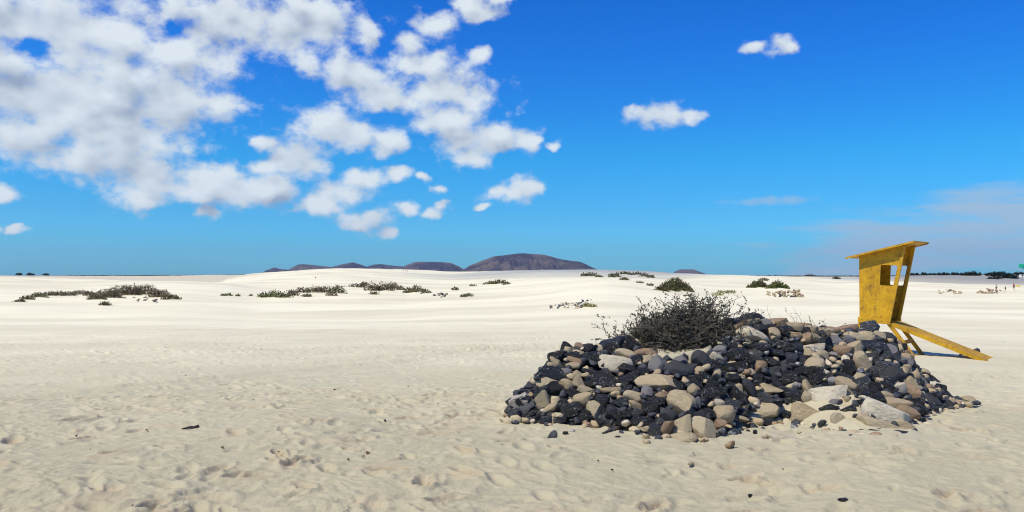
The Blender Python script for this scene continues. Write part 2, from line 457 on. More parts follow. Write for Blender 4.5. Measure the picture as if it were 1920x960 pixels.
# ------------------------------------------------------------------ stones
def ico(sub):
    import bmesh
    bm = bmesh.new(); bmesh.ops.create_icosphere(bm, subdivisions=sub, radius=1)
    V = np.array([v.co[:] for v in bm.verts]); Fc = np.array([[v.index for v in f.verts] for f in bm.faces]); bm.free()
    return V, Fc
ICO = {k: ico(k) for k in (1, 2, 3, 4)}
def n3(V, s, seed):
    return (pnoise(V[:,0]*s+seed, V[:,1]*s+V[:,2]*s*.37, seed)+pnoise(V[:,1]*s-seed, V[:,2]*s+V[:,0]*s*.41, seed+3)+pnoise(V[:,2]*s+.5*seed, V[:,0]*s-V[:,1]*s*.3, seed+5))/1.7
def stone_verts(seed, kind, sub=3):
    rg = np.random.default_rng(seed); V, Fc = ICO[sub]; V = V.copy()
    if kind == 'lump':
        V *= (1+.20*n3(V, 1.1, seed))[:, None]
        for k in range(9):
            n = rg.normal(size=3); n /= np.linalg.norm(n); d = rg.uniform(.48, .85)
            e = V@n-d; V -= np.outer(np.maximum(e, 0)*.92, n)
        V *= (1+.12*n3(V, 3.1, seed+9)+.07*n3(V, 7, seed+19))[:, None]
    elif kind == 'block':
        for k in range(9):
            n = rg.normal(size=3); n /= np.linalg.norm(n); d = rg.uniform(.36, .78)
            e = V@n-d; V -= np.outer(np.maximum(e, 0)*.97, n)
        V *= (1+.045*n3(V, 1.9, seed)+.022*n3(V, 5, seed+9))[:, None]
    elif kind == 'slab':
        for s in (1, -1):
            n = np.array([rg.normal()*.12, rg.normal()*.12, s]); n /= np.linalg.norm(n)
            e = V@n-rg.uniform(.42, .55); V -= np.outer(np.maximum(e, 0)*.93, n)
        for k in range(8):
            a = rg.uniform(0, 6.28); n = np.array([math.cos(a), math.sin(a), rg.normal()*.25]); n /= np.linalg.norm(n)
            e = V@n-rg.uniform(.6, .88); V -= np.outer(np.maximum(e, 0)*.9, n)
        V *= (1+.05*n3(V, 2.0, seed)+.022*n3(V, 5, seed+9))[:, None]
    else:  # smooth boulder
        V *= (1+.16*n3(V, .9, seed)+.04*n3(V, 2.6, seed+4))[:, None]
        for k in range(8):
            n = rg.normal(size=3); n /= np.linalg.norm(n); e = V@n-rg.uniform(.50, .84); V -= np.outer(np.maximum(e, 0)*.92, n)
        V *= (1+.03*n3(V, 4, seed+7))[:, None]
    mn, mx = V.min(0), V.max(0); V = (V-(mn+mx)/2)/((mx-mn)/2)
    return V, Fc
def heap_surf(X, Y):
    hz, f, px = heap_z(np.asarray(X, float), np.asarray(Y, float))
    return terrain(X, Y)*0+base_z(np.asarray(Y, float))+hz, f, px, hz
def heap_hit(px, row):
    Y = np.arange(7.5, 16, .01); X = (px-960)/F*Y; zr = EYE-(row-HOR)*Y/F
    s, f, p, hz = heap_surf(X, Y); s = np.where(hz > .02, s, terrain(X, Y))
    ok = np.nonzero(zr <= s)[0]
    if not len(ok): # above the crest: stand it on the crest
        i = int(np.argmax(s-zr*1.0))
        return Vector((X[i], Y[i], s[i])), True
    i = ok[0]; return Vector((X[i], Y[i], s[i])), False

COLW = dict(K='black lava', T='tan', W='cream', B='brown', G='grey pitted', D='slate grey', M='black and cream mottled')
MATK = dict(K=['lump', 'lump', 'block'], T=['block', 'block', 'block', 'smooth'], W=['block', 'slab'], B=['block'], G=['lump', 'block'], D=['block'], M=['lump'])
# (x, y, w, h, tilt, material, label, shape) in the enlarged crops' own pixels
HA = [(105,710,165,130,35,'M','large black and cream mottled boulder at the far left tip of the heap','lump'),
(95,635,45,45,0,'K','small round black stone perched on the mottled boulder at the left tip',None),
(240,685,92,135,8,'T','tan wedge shaped stone standing upright beside the mottled boulder','block'),
(195,752,90,62,-12,'K','black stone at the foot of the upright tan wedge near the left tip',None),
(294,722,105,45,42,'T','long tan stone leaning like a finger, right of the upright tan wedge','smooth'),
(310,612,95,95,0,'K','speckled black stone above the leaning finger shaped tan stone',None),
(280,566,130,60,8,'T','wide flat tan stone under the long black one on the left slope','smooth'),
(300,518,175,85,-5,'K','long black lava block jutting out of the left slope','smooth'),
(385,580,92,62,-5,'T',None,None),(465,566,78,72,-20,'T',None,None),(465,515,62,42,0,'T',None,None),(415,537,54,38,10,'T',None,None),
(430,467,80,36,-8,'T','flat tan stone below the brown bar shaped one, left shoulder','smooth'),(440,437,110,44,-6,'B','brown bar shaped stone on the left shoulder of the heap','smooth'),
(305,472,58,48,0,'T','small rounded tan stone at the outer edge of the left shoulder','smooth'),(338,452,100,36,-38,'T','tan splinter slanting down across black stones on the left shoulder','block'),
(463,360,60,50,0,'B','squarish brown stone on top of the left shoulder','smooth'),(462,388,64,28,-12,'T',None,None),
(397,365,85,75,0,'K','rough black stone crowning the left shoulder next to the squarish brown one',None),(325,410,110,75,45,'K',None,None),(430,410,115,55,-5,'K',None,None),
(535,376,78,78,-15,'K','rounded black stone right of the squarish brown one on the crest',None),(540,432,95,85,0,'K',None,None),(590,455,70,60,0,'K',None,None),
(620,560,165,110,12,'K','very large pitted black lava stone in the middle of the left half',None),(655,612,115,30,4,'T','thin tan stone lying under the very large pitted black one','slab'),
(490,668,125,62,18,'T','tan slab with a pale top low on the left slope','slab'),(500,608,95,46,6,'T',None,None),
(692,457,190,92,-14,'W','broad cream coloured slab tilted towards the camera, left half of the heap','slab'),(604,425,62,28,-5,'W','small cream flake at the upper left of the broad cream slab','slab'),
(805,447,78,88,0,'K','round black stone right of the broad cream slab','smooth'),(750,398,120,58,-8,'T','cream topped tan stone above the broad cream slab','smooth'),
(867,390,122,50,-2,'B','long brown stone below the left side of the shrub','block'),(875,428,74,42,15,'T',None,None),
(650,360,160,95,10,'K','big black stone with white flecks left below the shrub',None),(700,315,120,60,20,'K',None,None),(585,335,55,40,10,'B','reddish brown stone on the crest left of the shrub',None),(785,330,90,100,10,'K',None,None),(850,300,90,60,0,'T',None,'slab'),
(765,552,140,65,28,'K','black stone slanting up to the right under the broad cream slab',None),(800,655,120,74,-4,'T','oval pale tan stone low in the left half','smooth'),(810,708,95,42,-22,'T','yellowish tan stone right under the oval pale one','smooth'),
(568,742,118,82,-35,'T','triangular tan stone leaning near the left foot of the heap','block'),(600,690,88,85,0,'K',None,None),(682,770,95,75,0,'K',None,None),
(500,772,95,84,0,'K','black stone with a white cap at the left foot of the heap',None),(425,735,120,80,8,'K',None,None),(370,705,85,75,0,'K',None,None),(603,810,70,46,-30,'K',None,None),(565,812,52,38,-20,'T',None,None),
(805,797,75,78,0,'K',None,None),(875,800,85,52,0,'K',None,None),(763,755,65,60,0,'K',None,None),(925,865,80,80,0,'K',None,None),(728,685,100,62,-15,'K',None,None),(625,683,27,42,0,'T','tiny egg shaped tan stone between black ones in the left half','smooth'),
(860,845,60,34,0,'T',None,None),(820,862,40,20,0,'K',None,None),(258,800,60,38,25,'K','black stone lying loose in front of the left foot of the heap',None)]
HB = [(105,578,235,105,-8,'T','big pitted tan block in the centre front of the heap','block'),(110,472,105,125,0,'G','tall grey pitted stone standing above the big tan block','smooth'),
(235,505,165,110,-16,'D','large slate blue stone right of the tall grey pitted one','block'),(370,452,105,140,25,'D','upright dark grey stone below the shrub',None),(465,416,95,58,-14,'W','cream stone right below the shrub',"block"),
(672,287,178,100,-2,'W','big smooth cream boulder right of the shrub','smooth'),(800,280,80,80,0,'T','round tan stone beside the big smooth cream boulder','smooth'),(45,388,108,48,0,'B',None,None),(40,427,64,42,20,'T',None,None),
(250,700,175,150,-50,'T','big triangular tan stone in the centre of the lower front','block'),(325,610,70,66,0,'T','pale knob shaped stone above the big triangular tan one','smooth'),(435,637,138,98,0,'K','large pitted black stone right of the big triangular tan one',None),
(170,768,95,66,0,'D','slate blue stone left of the big triangular tan one',None),(90,690,110,80,0,'K',None,None),(60,720,90,80,0,'K',None,None),(35,810,90,60,0,'K',None,None),
(163,852,66,125,-12,'B','brown stone standing upright at the front foot','block'),(252,822,105,105,10,'T','tan stone behind the rough pitted one at the front foot','block'),(265,897,150,60,-8,'T','rough pitted tan stone lowest at the front foot','lump'),
(388,852,175,118,-12,'T','big tan boulder half sunk in sand at the front foot','block'),(503,762,125,115,20,'T','pale tan stone with a pointed right corner above the sunken boulder','block'),(475,702,64,62,0,'W',None,None),(400,752,95,66,-15,'K','black stone with white patches between two large tan stones',None),
(602,784,98,38,0,'T','flat tan stone under a flat black one, centre front','smooth'),(602,745,95,42,-6,'K','flat black stone on top of a flat tan one, centre front',None),(750,740,150,80,-5,'T','loaf shaped stone with brown underside in the sandy gap','smooth'),
(640,827,80,54,10,'B','small dark brown stone lying on sand, centre front','block'),(880,780,85,78,35,'K','triangular black stone lying on sand in the sandy gap','block'),(740,805,110,46,-5,'K',None,'lump'),
(862,907,172,46,-10,'W','flat cream stone almost buried in sand in front of the heap','slab'),(650,617,80,140,22,'D','slate grey wedge leaning against a tan stone in the middle','block'),(617,560,105,66,0,'T',None,None),(768,602,155,62,4,'T','long tan stone with flat top in the middle of the heap','block'),
(578,640,75,150,38,'K','long speckled black stone slanting down to the right in the middle',None),(718,476,84,74,0,'B','pinkish brown pitted stone among black ones in the middle','lump'),(785,505,98,70,0,'D',None,None),(862,482,95,48,-4,'D',None,None),(800,570,105,64,0,'K',None,None),(892,545,115,82,0,'K','large pitted black stone right of centre',None),
(700,357,150,48,6,'K',None,None),(790,387,140,42,-4,'K',None,None),(865,352,190,58,-18,'K','long black slab sloping down to the right under the round tan stone','slab'),
(660,177,160,66,8,'K','long black stone topmost on the crest right of the shrub','lump'),(608,232,100,44,18,'B','brown stone beneath the topmost long black one',None),(670,203,95,30,8,'T',None,'slab'),(745,222,90,66,12,'G',None,None),(925,232,118,36,-8,'T',None,'slab'),(925,287,80,42,0,'T',None,None),(860,265,80,70,0,'K',None,None),
(740,672,195,78,-5,'K','large glossy black stone above the loaf shaped one',None),(895,642,140,76,-14,'K',None,None),(570,400,100,80,0,'K',None,None),(640,440,90,80,0,'K',None,None),(560,465,60,50,0,'K',None,None),(540,540,120,50,0,'K',None,None),(620,480,70,70,0,'K',None,None),(700,550,80,60,0,'K',None,None),
(780,450,110,60,0,'K',None,None),(400,545,120,70,-10,'K',None,None),(320,555,70,60,0,'K',None,None),(330,690,70,80,0,'G',None,None),(380,690,80,70,0,'K',None,None),(540,690,110,60,-20,'K',None,None),(240,440,80,60,0,'G',None,None),(455,470,80,60,0,'K',None,None),(900,430,90,70,-10,'K',None,None),(360,770,60,60,0,'K',None,None)]
HC = [(235,432,112,86,-10,'T','rounded tan stone among black ones in the right half','smooth'),(80,512,160,86,-4,'K',None,None),(145,456,76,52,0,'D',None,None),(200,486,60,64,0,'K',None,None),(250,506,110,84,30,'K',None,None),
(285,365,70,64,0,'T',None,'smooth'),(200,350,108,54,-22,'T',None,None),(225,318,130,50,8,'W','white angular slab near the crest in the right half','slab'),(415,332,125,54,4,'B',None,'slab'),(380,282,118,80,-8,'G','light grey block near the crest in the right half','block'),
(490,247,132,68,-6,'T','flat topped tan stone on the crest left of the hut','smooth'),(300,217,100,46,-6,'T',None,'slab'),(298,286,76,74,0,'D',None,None),(150,150,98,52,-14,'B',None,None),(90,180,122,42,-14,'T',None,'slab'),(100,238,84,36,0,'B',None,'slab'),(80,127,95,26,5,'T',None,'slab'),
(205,200,90,50,8,'T',None,'slab'),(225,170,55,22,0,'T',None,'slab'),(40,205,90,60,0,'K',None,None),(440,190,130,50,12,'B',None,'slab'),(525,190,60,36,0,'G',None,None),(590,215,105,120,0,'K','tallest black stone on the crest below the hut','lump'),(690,222,120,64,-10,'D','dark grey stone at the right end of the crest',None),(700,258,76,50,-25,'B',None,None),(770,258,50,70,10,'B',None,None),
(547,417,105,165,22,'T','tall tan slab leaning to the left in the right half','slab'),(450,467,92,122,10,'K','upright black stone left of the tall leaning tan slab',None),(605,497,100,78,0,'K','black stone densely flecked with white below the tall leaning tan slab',None),(530,547,118,95,0,'K',None,None),(600,310,200,54,0,'K',None,'slab'),(595,372,90,64,0,'D',None,None),(690,375,90,70,0,'K',None,None),
(752,492,118,110,0,'D','large round dark grey stone in the right half','smooth'),(620,587,76,96,10,'K',None,None),(700,572,108,66,-12,'K',None,None),(862,572,80,140,32,'T','tan slab slanting down to the right near the right end','slab'),(905,517,98,80,-10,'G','grey tan block near the right end of the heap','block'),
(775,582,85,66,10,'W',None,'slab'),(440,550,140,54,-20,'T',None,'slab'),(315,622,205,140,-4,'W','big pale square block with stained face, right of the sandy gap','block'),(425,612,90,125,28,'T','tan slab leaning against the big pale square block','slab'),
(187,572,54,98,12,'T',None,None),(185,637,64,80,0,'T',None,None),(70,632,160,74,-8,'K',None,None),(330,706,118,54,-3,'K','black stone in front of the big pale square block',None),(180,732,205,140,8,'T','big tan boulder half sunk in sand left of the black triangle','block'),
(535,672,68,64,-15,'K','small black triangle of stone alone on the sand, right front','block'),(640,650,86,52,-10,'K',None,None),(760,677,175,46,-6,'T',None,'slab'),(695,624,80,46,-8,'T',None,'smooth'),(690,752,260,118,-22,'W','huge smooth oval slab tilted at the right front corner','slab'),
(650,812,240,62,-18,'T','long tan slab under the huge oval one','slab'),(830,742,140,84,-20,'B','layered brown stone behind the huge oval slab','slab'),(830,835,165,95,-15,'T','tan block under the right end of the huge oval slab','block'),(812,884,140,42,-9,'K','flat black stone lowest at the right front corner','slab'),
(390,800,90,130,35,'T','tan stone mostly buried in sand left of the huge oval slab','slab'),(390,864,90,32,14,'K',None,'lump'),(480,845,85,30,-8,'K',None,'lump'),(620,907,130,42,-4,'T','low tan stone lying loose in front of the right corner','block'),
(960,657,160,76,-16,'D','long slate stone near the right end','smooth'),(1000,540,130,66,-35,'K','black stone sticking out at the top of the right end',None),(930,477,88,64,-25,'T',None,None),(1080,615,110,48,-25,'K',None,None),(1162,645,54,38,0,'K',None,None),(1222,652,76,42,-5,'T','pale stone almost buried beyond the right end of the heap','smooth'),
(1150,752,76,36,-5,'G',None,'lump'),(930,692,66,42,0,'T',None,None),(1000,717,84,34,0,'W',None,'slab'),(945,750,66,30,-15,'K',None,None),(1040,580,70,60,0,'K',None,None),(860,450,100,80,-40,'K',None,None),(820,380,80,90,-40,'B',None,None),(800,330,90,90,-40,'K',None,None),(900,640,90,80,-20,'K',None,None),
(1055,640,60,40,0,'T',None,None),(880,720,60,46,0,'K',None,None),(1150,675,60,36,-10,'B',None,None)]
heroes = []
for L, ox, oy, sc in ((HA, 940, 540, 3.2), (HB, 1200, 540, 3.2), (HC, 1460, 560, 3.429)):
    for (x, y, w, h, t, m, lab, shp) in L:
        heroes.append((ox+x/sc, oy+y/sc, w/sc, h/sc, t, m, lab, shp))

PROTO = {}
def proto(kind, m, i):
    k = (kind, m, i)
    if k not in PROTO:
        V, Fc = stone_verts(hash_seed(kind, i), kind, 3)
        PROTO[k] = mesh_np('stone', V, Fc, M[m]); PROTO[k].set_sharp_from_angle(angle=math.radians(34 if kind in ('block', 'slab', 'smooth') else 45))
    return PROTO[k]
def hash_seed(kind, i): return {'lump': 100, 'block': 300, 'slab': 500, 'smooth': 700}[kind]+i
def zone(px, row):
    if px < 1100: z = 'left end'
    elif px < 1230: z = 'left half'
    elif px < 1400: z = 'middle'
    elif px < 1560: z = 'right half'
    else: z = 'right end'
    return z
placed = []   # (pos, radius)
class Spec(dict): pass
REG = []
def put_stone(name, kind, m, i, loc, dims, yaw, tilt, extra=(0, 0), lab=None, grp=None, q=None):
    if q is None: q = Quaternion((0, 0, 1), yaw) @ Quaternion((0, 1, 0), -tilt) @ Quaternion((1, 0, 0), extra[0]) @ Quaternion((0, 0, 1), extra[1])
    REG.append(Spec(name=name, kind=kind, m=m, i=i, loc=Vector(loc), dims=dims, q=q, lab=lab, grp=grp, size=dims[0]*dims[2]/(loc[1]**2)))
    return REG[-1]
def flush_stones(limit=296):
    """the stones that show largest become objects of their own, the rest one mesh of many"""
    st = sorted([r for r in REG if r['name'] == 'stone'], key=lambda r: -r['size'])
    rest = st[limit:]
    for r in st[:limit]+[r for r in REG if r['name'] != 'stone']:
        o = bpy.data.objects.new(r['name'], proto(r['kind'], r['m'], r['i'])); link(o)
        o.location = r['loc']; d = r['dims']; o.scale = (d[0]/2, d[1]/2, d[2]/2)
        o.rotation_mode = 'QUATERNION'; o.rotation_quaternion = r['q']
        tag(o, r['lab'], r['name'], r['grp'])
    ks = list('KTBWGDM'); VV = []; FF = []; MI = []; n0 = 0
    for r in rest:
        V, Fc = stone_verts(hash_seed(r['kind'], r['i']), r['kind'], 2)
        W = (V*np.array(r['dims'])/2)@np.array(r['q'].to_matrix()).T+np.array(r['loc'])
        VV.append(W); FF.append(Fc+n0); n0 += len(V); MI.append(np.full(len(Fc), ks.index(r['m'])))
    me = mesh_np('smaller_stones', np.concatenate(VV), np.concatenate(FF))
    for k in ks: me.materials.append(M[k])
    me.polygons.foreach_set('material_index', np.concatenate(MI).astype(np.int32))
    tag(obj('smaller_stones', me), 'the many small stones between the big ones and in the low far off stone rings', 'stones', kind='stuff')
HG = 'stones of the big heap'
rr = random.Random(3)
def shared_label(m, px, row, small):
    return f"{'small' if small else 'middling'} {COLW[m]} stone wedged among its neighbours in the {zone(px,row)} of the big heap"
for n_, (px, row, w, h, t, m, lab, shp) in enumerate(heroes):
    p, off = heap_hit(px, row)
    s = p.y/F; W = w*s; H = h*s
    if shp is None: shp = rr.choice(MATK[m])
    depth = (W*.75+H*.25)*rr.uniform(.75, 1.0)
    if shp == 'slab': depth = max(W, H)*.65
    tall = H > W*1.25
    zc = EYE-(row-HOR)*s
    loc = Vector((p.x, p.y+depth*.08, zc if not off else p.z+H*.1))
    yaw = -math.atan2(p.x, p.y)
    if shp == 'slab' and tall:
        # a slab on its edge: swap so that its thin axis faces the viewer
        o = put_stone('stone', shp, m, n_ % 9, loc, (H*1.05, W*1.05, depth*.7), yaw, 0, lab=lab or shared_label(m, px, row, w < 26), grp=HG)
        o['q'] = Quaternion((0, 0, 1), yaw) @ Quaternion((0, 1, 0), -math.radians(t)) @ Quaternion((0, 1, 0), math.pi/2) @ Quaternion((1, 0, 0), math.pi/2*.6)
    else:
        put_stone('stone', shp, m, n_ % 9, loc, (W*1.17, depth, H*1.17), yaw, math.radians(t), (rr.uniform(-.15, .3), 0), lab or shared_label(m, px, row, w < 26), HG)
    placed.append((loc, (W+H)/4))
# further individual stones between them
cands = []
nx = 0; tries = 0
def veto(px, f, hz):
    if hz < .03: return True
    if 1400 < px < 1640 and f < .17+.08*math.sin(px*.03): return True
    if 1200 < px < 1345 and .90 < f < 1.75: return True
    return False
rs = np.random.default_rng(77)
while tries < 9000 and nx < 250:
    tries += 1
    px = rs.uniform(955, 1815)
    f = rs.uniform(-.02, 1.25)
    Df = float(row_depth_base(np.array(np.interp(px, HFX, HFR)))); Dr = float(np.interp(px, HX, HDR))
    Y = Df+f*(Dr-Df); X = (px-960)/F*Y
    s, ff, pp, hz = heap_surf(np.array([X]), np.array([Y])); s = float(s[0]); hz = float(hz[0])
    if veto(px, f, hz): continue
    size = float(np.clip(rs.lognormal(-2.62, .32), .05, .15))*(1.3 if tries < 1200 else .85)
    loc = Vector((X, Y+size*.3, s-size*.05))
    if any((loc-q).length < .86*(size+r) for q, r in placed): continue
    right = px > 1440 and f > .75
    m = rs.choice(['K', 'T', 'B', 'G', 'D', 'W'], p=[.30, .38, .14, .07, .06, .05] if right else [.60, .17, .06, .05, .09, .03])
    m = str(m); shp = str(rs.choice(MATK[m])) if not (right and m != 'K') else 'slab'
    row = HOR+(EYE-loc.z)*F/Y
    el = rs.uniform(.6, .95)
    put_stone('stone', shp, m, int(rs.integers(0, 9)), loc, (size*2*rs.uniform(1, 1.35), size*2*rs.uniform(.8, 1.1), size*2*el), rs.uniform(0, 6.28), rs.normal()*.3, (rs.normal()*.3, 0),
              shared_label(m, px, row, size < .085), HG)
    placed.append((loc, size)); nx += 1
# small ones between, and a scatter round the foot
k = 0; tries = 0
while k < 260 and tries < 9000:
    tries += 1
    foot = k % 3 == 0
    px = rs.uniform(1370, 1835) if foot and rs.random() < .7 else rs.uniform(950, 1830)
    Df = float(row_depth_base(np.array(np.interp(px, HFX, HFR)))); Dr = float(np.interp(px, HX, HDR))
    Y = Df-rs.exponential(.16)+.08 if foot else Df+rs.uniform(0, 1.05)*(Dr-Df); X = (px-960)/F*Y
    s, ff, pp, hz = heap_surf(np.array([X]), np.array([Y])); s = max(float(s[0]), tz(X, Y))
    if not foot and veto(px, float(ff[0]), float(hz[0])): continue
    size = float(rs.uniform(.022, .06)) if foot else float(rs.uniform(.03, .06))
    loc = Vector((X, Y-(0 if foot else size*.4), s+size*.3))
    if any((loc-q).length < .8*(size+r) for q, r in placed): continue
    m = str(rs.choice(['K', 'T', 'B', 'W'], p=[.55, .28, .10, .07])); shp = str(rs.choice(['lump', 'block', 'slab']))
    put_stone('stone', shp, m, int(rs.integers(0, 9)), loc, (size*2.3, size*2, size*1.4), rs.uniform(0, 6.28), rs.normal()*.3, (rs.normal()*.3, 0),
              f"small {COLW[m]} stone {'on the sand round the foot' if foot else 'wedged among its neighbours in the '+zone(px, 0)} of the big heap", HG)
    placed.append((loc, size)); k += 1
# the small stuff deep in the gaps
Vs = {'K': [], 'T': []}; Fs = {'K': [], 'T': []}; cnt = {'K': 0, 'T': 0}
base_st = [stone_verts(900+i, 'lump' if i % 2 else 'block', 2) for i in range(8)]
k = 0; tries = 0
while k < 1500 and tries < 9000:
    tries += 1
    px = rs.uniform(958, 1812); f = rs.uniform(.03, 1.9)
    Df = float(row_depth_base(np.array(np.interp(px, HFX, HFR)))); Dr = float(np.interp(px, HX, HDR))
    Y = Df+f*(Dr-Df); X = (px-960)/F*Y
    s, ff, pp, hz = heap_surf(np.array([X]), np.array([Y])); s = float(s[0]); hz = float(hz[0])
    if veto(px, f, hz): continue
    size = rs.uniform(.05, .11)
    V, Fc = base_st[int(rs.integers(0, 8))]
    q = Quaternion(rs.normal(size=4)); q.normalize(); R3 = np.array(q.to_matrix())
    W = (V*np.array([1.2, 1, .8])*size)@R3.T+np.array([X, Y, s-.10-rs.uniform(0, .06)])
    c = 'K' if rs.random() < .8 else 'T'
    Vs[c].append(W); Fs[c].append(Fc+cnt[c]); cnt[c] += len(V); k += 1
me = mesh_np('rubble', np.concatenate(Vs['K']+Vs['T']), np.concatenate(Fs['K']+[x+cnt['K'] for x in Fs['T']]), M['K'])
me.materials.append(M['T'])
mi = np.zeros(len(me.polygons), dtype=np.int32); mi[sum(len(x) for x in Fs['K']):] = 1
me.polygons.foreach_set('material_index', mi)
tag(obj('rubble', me), 'small dark rubble deep in the gaps between the stones of the big heap', 'rubble', kind='stuff')

# loose stones on the sand
for (px, row, w, h, m, lab) in [(1583,944,24,12,'K','largest black pebble alone on the sand at the bottom right'),(1407,933,9,7,'K','small black pebble left of the larger one at the bottom right'),
    (1551,866,7,5,'K','tiny black pebble on the sand below the sandy gap of the heap'),(1295,873,13,6,'T','flat tan pebble on the sand below the front foot of the heap'),(1403,812,9,8,'K','black pebble beside the dark brown stone in front of the heap'),
    (1416,814,9,10,'K','speckled pebble right of a black one in front of the heap'),(1060,813,12,5,'K','thin black chip on the sand before the left foot of the heap'),(1157,821,15,5,'K','flat black chip on the sand right of the brown driftwood scrap'),
    (1730,813,4,4,'K','tiny black pebble right of the lowest flat black stone'),(970,851,8,5,'K','black pebble on open sand left below the heap'),(968,851,3,3,'K',None),(1819,783,5,4,'K','tiny black pebble right beyond the heap'),
    (498,768,6,4,'B','small red brown pebble on the sand in the left half'),(722,790,5,4,'K','tiny black pebble on open sand left of the heap'),(689,852,8,7,'B','small brown lump on the sand in the lower middle'),(1806,752,8,5,'T','small tan pebble at the right tip of the heap')]:
    if lab is None: continue
    p = ground_at(px, row); s = p.y/F
    put_stone('pebble', 'lump' if m == 'K' else 'smooth', m, int(px) % 9, p+Vector((0, 0, h*s*.25)), (w*s, w*s*.7, h*s*1.1), 0, 0, lab=lab, grp='loose pebbles on the sand')
rq = random.Random(55)
for k in range(60):
    px = rq.uniform(20, 1900); row = rq.uniform(610, 955)
    p = ground_at(px, row); 
    if float(heap_z(np.array([p.x]), np.array([p.y]))[0][0]) > .01: continue
    w = rq.uniform(.012, .032)
    put_stone('pebble', 'lump', rq.choice('KKBT'), k % 9, p+Vector((0, 0, w*.4)), (w*1.3, w, w*.8), rq.uniform(0, 6), 0, lab='tiny dark pebble scattered on the open sand', grp='tiny pebbles strewn over the sand')

# ------------------------------------------------------------------ driftwood on the sand
def stick(name, a, b, r, lab, cat='stick', mat='driftwood', knob=True):
    A = ground_at(*a); B = ground_at(*b); A.z += r*.8; B.z += r*.9
    mb = MB(); mid = (A+B)/2+Vector((0, .01, .008))
    o_ = A.copy()
    pts = [A-o_, (A*.7+B*.3)-o_+Vector((0, .01, .004)), mid-o_, (A*.3+B*.7)-o_, B-o_]
    rads = [r*.5, r*.8, r*.9, r, r*1.7 if knob else r*.6]
    mb.tube(pts, rads, 7)
    o = mb.build(name, M[mat], smooth=True); o.location = o_
    return tag(o, lab, cat)
stick('stick', (341,807), (372,803), .016, 'short dark stick lying alone on the sand, lower left')
stick('stick', (1130,815), (1160,806), .02, 'curved brown scrap of driftwood in front of the left foot of the heap', mat='driftwood')
stick('stick', (180,632), (223,631), .012, 'thin twig lying on the pale sand at the left, beyond the wheel ruts', knob=False)
stick('stick', (1800,668), (1832,661), .05, 'short dark piece of driftwood under the foot of the hut ramp', mat='driftwood')

# ------------------------------------------------------------------ shrub on the heap
def grow(mbs, start, d, length, r, level, rg, gravity):
    pts = [start.copy()]; p = start.copy(); d = d.normalized(); seg = max(3, int(length/.07)); rads = [r]
    kids = []
    for i in range(seg):
        d = (d+Vector((rg.gauss(0, .28), rg.gauss(0, .26), rg.gauss(0, .22)+gravity))).normalized()
        p = p+d*(length/seg); pts.append(p.copy()); rads.append(r*(1-.75*(i+1)/seg))
        if level > 0 and i > 0 and rg.random() < .62: kids.append((p.copy(), d.copy(), i/seg))
    tgt = mbs['branch'] if level >= 2 else mbs['twig']
    if rg.random() < .05 and level < 2 and mbs['dry'] is not None: tgt = MB(); mbs['dry'].append(tgt)
    if mbs['dry'] is None: tgt = mbs['branch']
    tgt.tube(pts, rads, 5 if level >= 2 else 3, cap=False)
    if level <= 1:
        for q in pts[1:]:
            for _ in range(2 if level == 0 else 1):
                if rg.random() < mbs['leafy']:
                    n = Vector((rg.gauss(0, 1), rg.gauss(0, 1), rg.gauss(.5, 1))).normalized()
                    l = rg.uniform(.018, .04); a = n.orthogonal()*l*.28
                    mbs['leaf'].add([q-a, q+a, q+n*l+a*.3, q+n*l*1.15-a*.3], [(0, 1, 2, 3)])
    for (q, dd, t) in kids:
        nd = (dd+Vector((rg.gauss(0, .75), rg.gauss(0, .75), rg.gauss(0, .6)))).normalized()
        grow(mbs, q, nd, length*rg.uniform(.35, .6), max(r*.5, .0025), level-1, rg, gravity)
